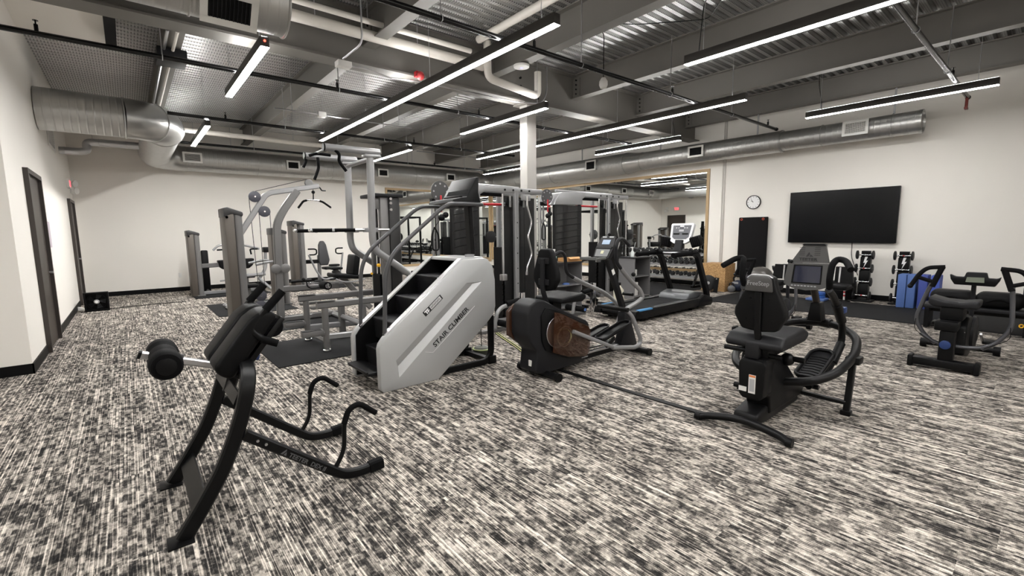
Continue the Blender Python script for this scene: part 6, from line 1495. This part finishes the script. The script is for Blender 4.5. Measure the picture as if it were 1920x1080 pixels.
# blue pads on the mat
single('balance_pad', B().box(10.75, 11.05, 3.02, 3.36, 0.012, 0.06, 0.015), blue, 'flat blue foam pad lying on the long mat', 'pad', (10.9, 3.2, 0.012))
for i in range(2):
    single('balance_pad', B().lathe((10.92, 3.17, 0.06+i*0.065), (0, 0, 1), [(0, 0.10), (0.01, 0.115), (0.05, 0.115), (0.06, 0.10)], 28), mat('blue_disc', rgb(48, 92, 168), 0.5), ('lower of two round blue discs stacked on the flat pad', 'upper of two round blue discs stacked on the flat pad')[i], 'pad', (10.92, 3.17, 0.06+i*0.065))
t = thing('plate_stand', 'small round-topped stand with a red and white banded pole', 'stand', (11.2, 2.8, 0.0))
part(t, 'base', B().lathe((11.2, 2.80, 0), (0, 0, 1), [(0, 0.11), (0.015, 0.11), (0.03, 0.04)], 26), black_plastic)
part(t, 'pole', B().cyl((11.2, 2.80, 0.02), (11.2, 2.80, 0.27), 0.017), white_plastic)
for z in (0.10, 0.17):
    part(t, 'band', B().cyl((11.2, 2.80, z), (11.2, 2.80, z+0.035), 0.0178), red)
part(t, 'top_disc', B().lathe((11.2, 2.80, 0.27), (0, 0, 1), [(0, 0.14), (0.012, 0.15), (0.03, 0.145)], 28), dark_grey)

# bench with sandbags at the far right
t = thing('flat_bench', 'low black bench with upright back at the right edge of the picture', 'bench', (9.3, 0.6, 0.012))
part(t, 'frame', B().box(9.05, 9.45, 0.2, 0.25, 0.012, 0.30).box(9.05, 9.45, 1.2, 1.25, 0.012, 0.30).box(9.22, 9.28, 0.25, 1.2, 0.24, 0.30), black_paint)
part(t, 'seat_pad', B().box(9.05, 9.45, 0.1, 1.3, 0.30, 0.36, 0.02), dark_grey)
part(t, 'side_shelf', B().box(9.0, 9.5, -0.4, 0.22, 0.40, 0.48, 0.02), vinyl)
part(t, 'back_pad', B().box(9.36, 9.48, -0.35, 0.30, 0.48, 1.08, 0.03), vinyl)
for i, (y, sy, z, lab) in enumerate(((0.98, 0.24, 0.36, 'black sandbag on the left end of the low bench'), (0.50, 0.24, 0.36, 'black sandbag on the right end of the low bench'))):
    t = thing('sandbag', lab, 'sandbag', (9.22, y, z))
    part(t, 'bag', B().box(9.08, 9.40, y-sy, y+sy, z, z+0.22, 0.09, 5), vinyl)
    part(t, 'strap', B().tube([(9.075, y-0.12, z+0.09), (9.06, y, z+0.15), (9.075, y+0.12, z+0.09)], 0.014, 0.06, 8), foam)
single('yellow_band', B().ring((9.02, 0.268, 0.17), (1, 0.4, 0), 0.02, 0.008, 20, 8), yellow, 'yellow ring band hanging at the bench foot at the right edge', 'band', (9.02, 0.24, 0.07))

# ================================================================ left side and floor bits
t = thing('box_fan', 'black square floor fan by the back left corner', 'fan', (-0.6, 12.55, 0))
part(t, 'housing', B().box(-0.79, -0.41, 12.50, 12.515, 0.01, 0.035).box(-0.79, -0.41, 12.50, 12.515, 0.36, 0.385).box(-0.79, -0.765, 12.50, 12.515, 0.035, 0.36).box(-0.435, -0.41, 12.50, 12.515, 0.035, 0.36)
     .box(-0.79, -0.41, 12.515, 12.64, 0.0, 0.02).box(-0.79, -0.41, 12.515, 12.64, 0.365, 0.385).box(-0.79, -0.775, 12.515, 12.64, 0.02, 0.365).box(-0.425, -0.41, 12.515, 12.64, 0.02, 0.365), base_black)
part(t, 'back_plate', B().box(-0.775, -0.425, 12.62, 12.635, 0.02, 0.365), base_black)
for k in range(5):
    a = k*2*math.pi/5
    c, s_ = math.cos(a), math.sin(a); cx, cz = -0.6, 0.195
    part(t, 'blade', B().poly([(cx+0.03*c, 12.56, cz+0.03*s_), (cx+0.145*math.cos(a-0.35), 12.55, cz+0.145*math.sin(a-0.35)), (cx+0.155*math.cos(a+0.3), 12.585, cz+0.155*math.sin(a+0.3)), (cx+0.03*math.cos(a+0.9), 12.585, cz+0.03*math.sin(a+0.9))], [(0, 1, 2, 3)]), dark_grey)
part(t, 'hub', B().lathe((-0.6, 12.53, 0.195), (0, -1, 0), [(0, 0.045), (0.025, 0.042), (0.03, 0.03)], 24), lettering_grey)
part(t, 'hub_label', B().cyl((-0.6, 12.498, 0.195), (-0.6, 12.495, 0.195), 0.026, n=20), lettering_white)
part(t, 'guard', B().ring((-0.6, 12.512, 0.195), (0, 1, 0), 0.16, 0.004, 36, 6).ring((-0.6, 12.508, 0.195), (0, 1, 0), 0.10, 0.003, 36, 6), base_black)
single('fan_cord', B().tube([(-0.41, 12.6, 0.02), (-0.1, 12.75, 0.008), (0.3, 12.85, 0.008), (0.9, 12.8, 0.008)], 0.008, 0.1, 6), base_black, 'black cord lying on the carpet from the floor fan', 'cord', (0.2, 12.7, 0))
single('door_wedge', B().prism([(XL+0.02, 0.0), (XL+0.16, 0.0), (XL+0.16, 0.02), (XL+0.02, 0.07)], 'y', 12.9, 13.0), white_plastic, 'small white wedge on the floor behind the fan', 'wedge', (XL+0.09, 12.95, 0))
t = thing('emergency_light', 'white twin head emergency light above the far door', 'light fixture', (XL, 15.05, 2.5))
part(t, 'base', B().box(XL, XL+0.06, 14.95, 15.20, 2.52, 2.66, 0.01), white_plastic)
for y, z in ((15.02, 2.76), (15.15, 2.60)):
    part(t, 'lamp_head', B().lathe((XL+0.04, y, z), (1, -0.6, -0.1), [(0, 0.04), (0.05, 0.075), (0.08, 0.078), (0.085, 0.05)], 20), white_plastic)
part(t, 'stem', B().cyl((XL+0.03, 15.02, 2.66), (XL+0.03, 15.02, 2.74), 0.012), white_plastic)
t = thing('exit_sign', 'red glowing EXIT sign above the far door, seen in the mirror', 'sign', (XL, 14.42, 2.62))
part(t, 'case', B().box(XL, XL+0.05, 14.24, 14.60, 2.60, 2.80, 0.006), white_plastic)
text_mesh('lettering', 'EXIT', (XL+0.052, 14.29, 2.635), (0, 1, 0), (0, 0, 1), 0.13, t, exit_m, t, width=0.26)
t = thing('wall_vent', 'tall white return air grille on the left wall under the duct', 'vent', (XL, 12.15, 3.1))
part(t, 'frame', B().box(XL, XL+0.015, 11.66, 11.72, 3.13, 3.60).box(XL, XL+0.015, 12.58, 12.64, 3.13, 3.60).box(XL, XL+0.015, 11.72, 12.58, 3.13, 3.18).box(XL, XL+0.015, 11.72, 12.58, 3.55, 3.60), white_plastic)
for k in range(9):
    part(t, 'slat', B().obox((XL+0.006, 12.15, 3.205+k*0.04), (0.012, 0.86, 0.022), (0, 0.5, 0)), mat('slat_grey', rgb(160, 158, 155), 0.5))
single('wall_outlet', B().box(0.98, 1.05, YB-0.008, YB, 0.38, 0.5, 0.003), white_plastic, 'white wall outlet low on the back wall', 'outlet', (1.015, YB, 0.38))
single('wall_outlet', B().box(XL-0.9, XL-0.83, YJ-0.008, YJ, 0.38, 0.5, 0.003), white_plastic, 'white wall outlet on the near left wall', 'outlet', (XL-0.86, YJ, 0.38))

# floor power strip (yellow edged cable cover) running to the cross trainer
t = thing('cable_cover', 'black floor cable strip with thin yellow edges between the machines', 'cable cover', (3.6, 3.4, 0))
pts = [(4.10, 5.3), (3.98, 5.0), (3.78, 4.45), (3.56, 3.95), (3.48, 3.6), (3.48, 3.2), (3.47, 2.4), (3.49, 1.76)]
part(t, 'strip', B().bar([(x, y, 0.006) for x, y in pts], 0.06, 0.010, (0, 0, 1), 0.2), black_plastic)
pts = pts[:5]
for off in (-0.023, 0.023):
    part(t, 'edge', B().bar([(x+off, y+off*0.3, 0.0125) for x, y in pts], 0.012, 0.003, (0, 0, 1), 0.2), mat('edge_yellow', rgb(190, 192, 128), 0.5))
t = thing('power_unit', 'green-rimmed round power unit on the carpet behind the stair climber', 'power unit', (3.24, 4.42, 0))
part(t, 'body', B().lathe((3.24, 4.5, 0), (0, 0, 1), [(0, 0.09), (0.01, 0.11), (0.07, 0.11), (0.10, 0.08), (0.105, 0.02)], 26), mat('puck_dark', rgb(70, 74, 66), 0.35))
part(t, 'rim', B().ring((3.24, 4.5, 0.075), (0, 0, 1), 0.105, 0.008, 30, 6), mat('puck_green', rgb(176, 190, 130), 0.4))
part(t, 'cord', B().tube([(3.24, 4.5, 0.10), (3.2, 4.45, 0.4), (3.15, 4.45, 0.6)], 0.005, 0.1, 6), base_black)
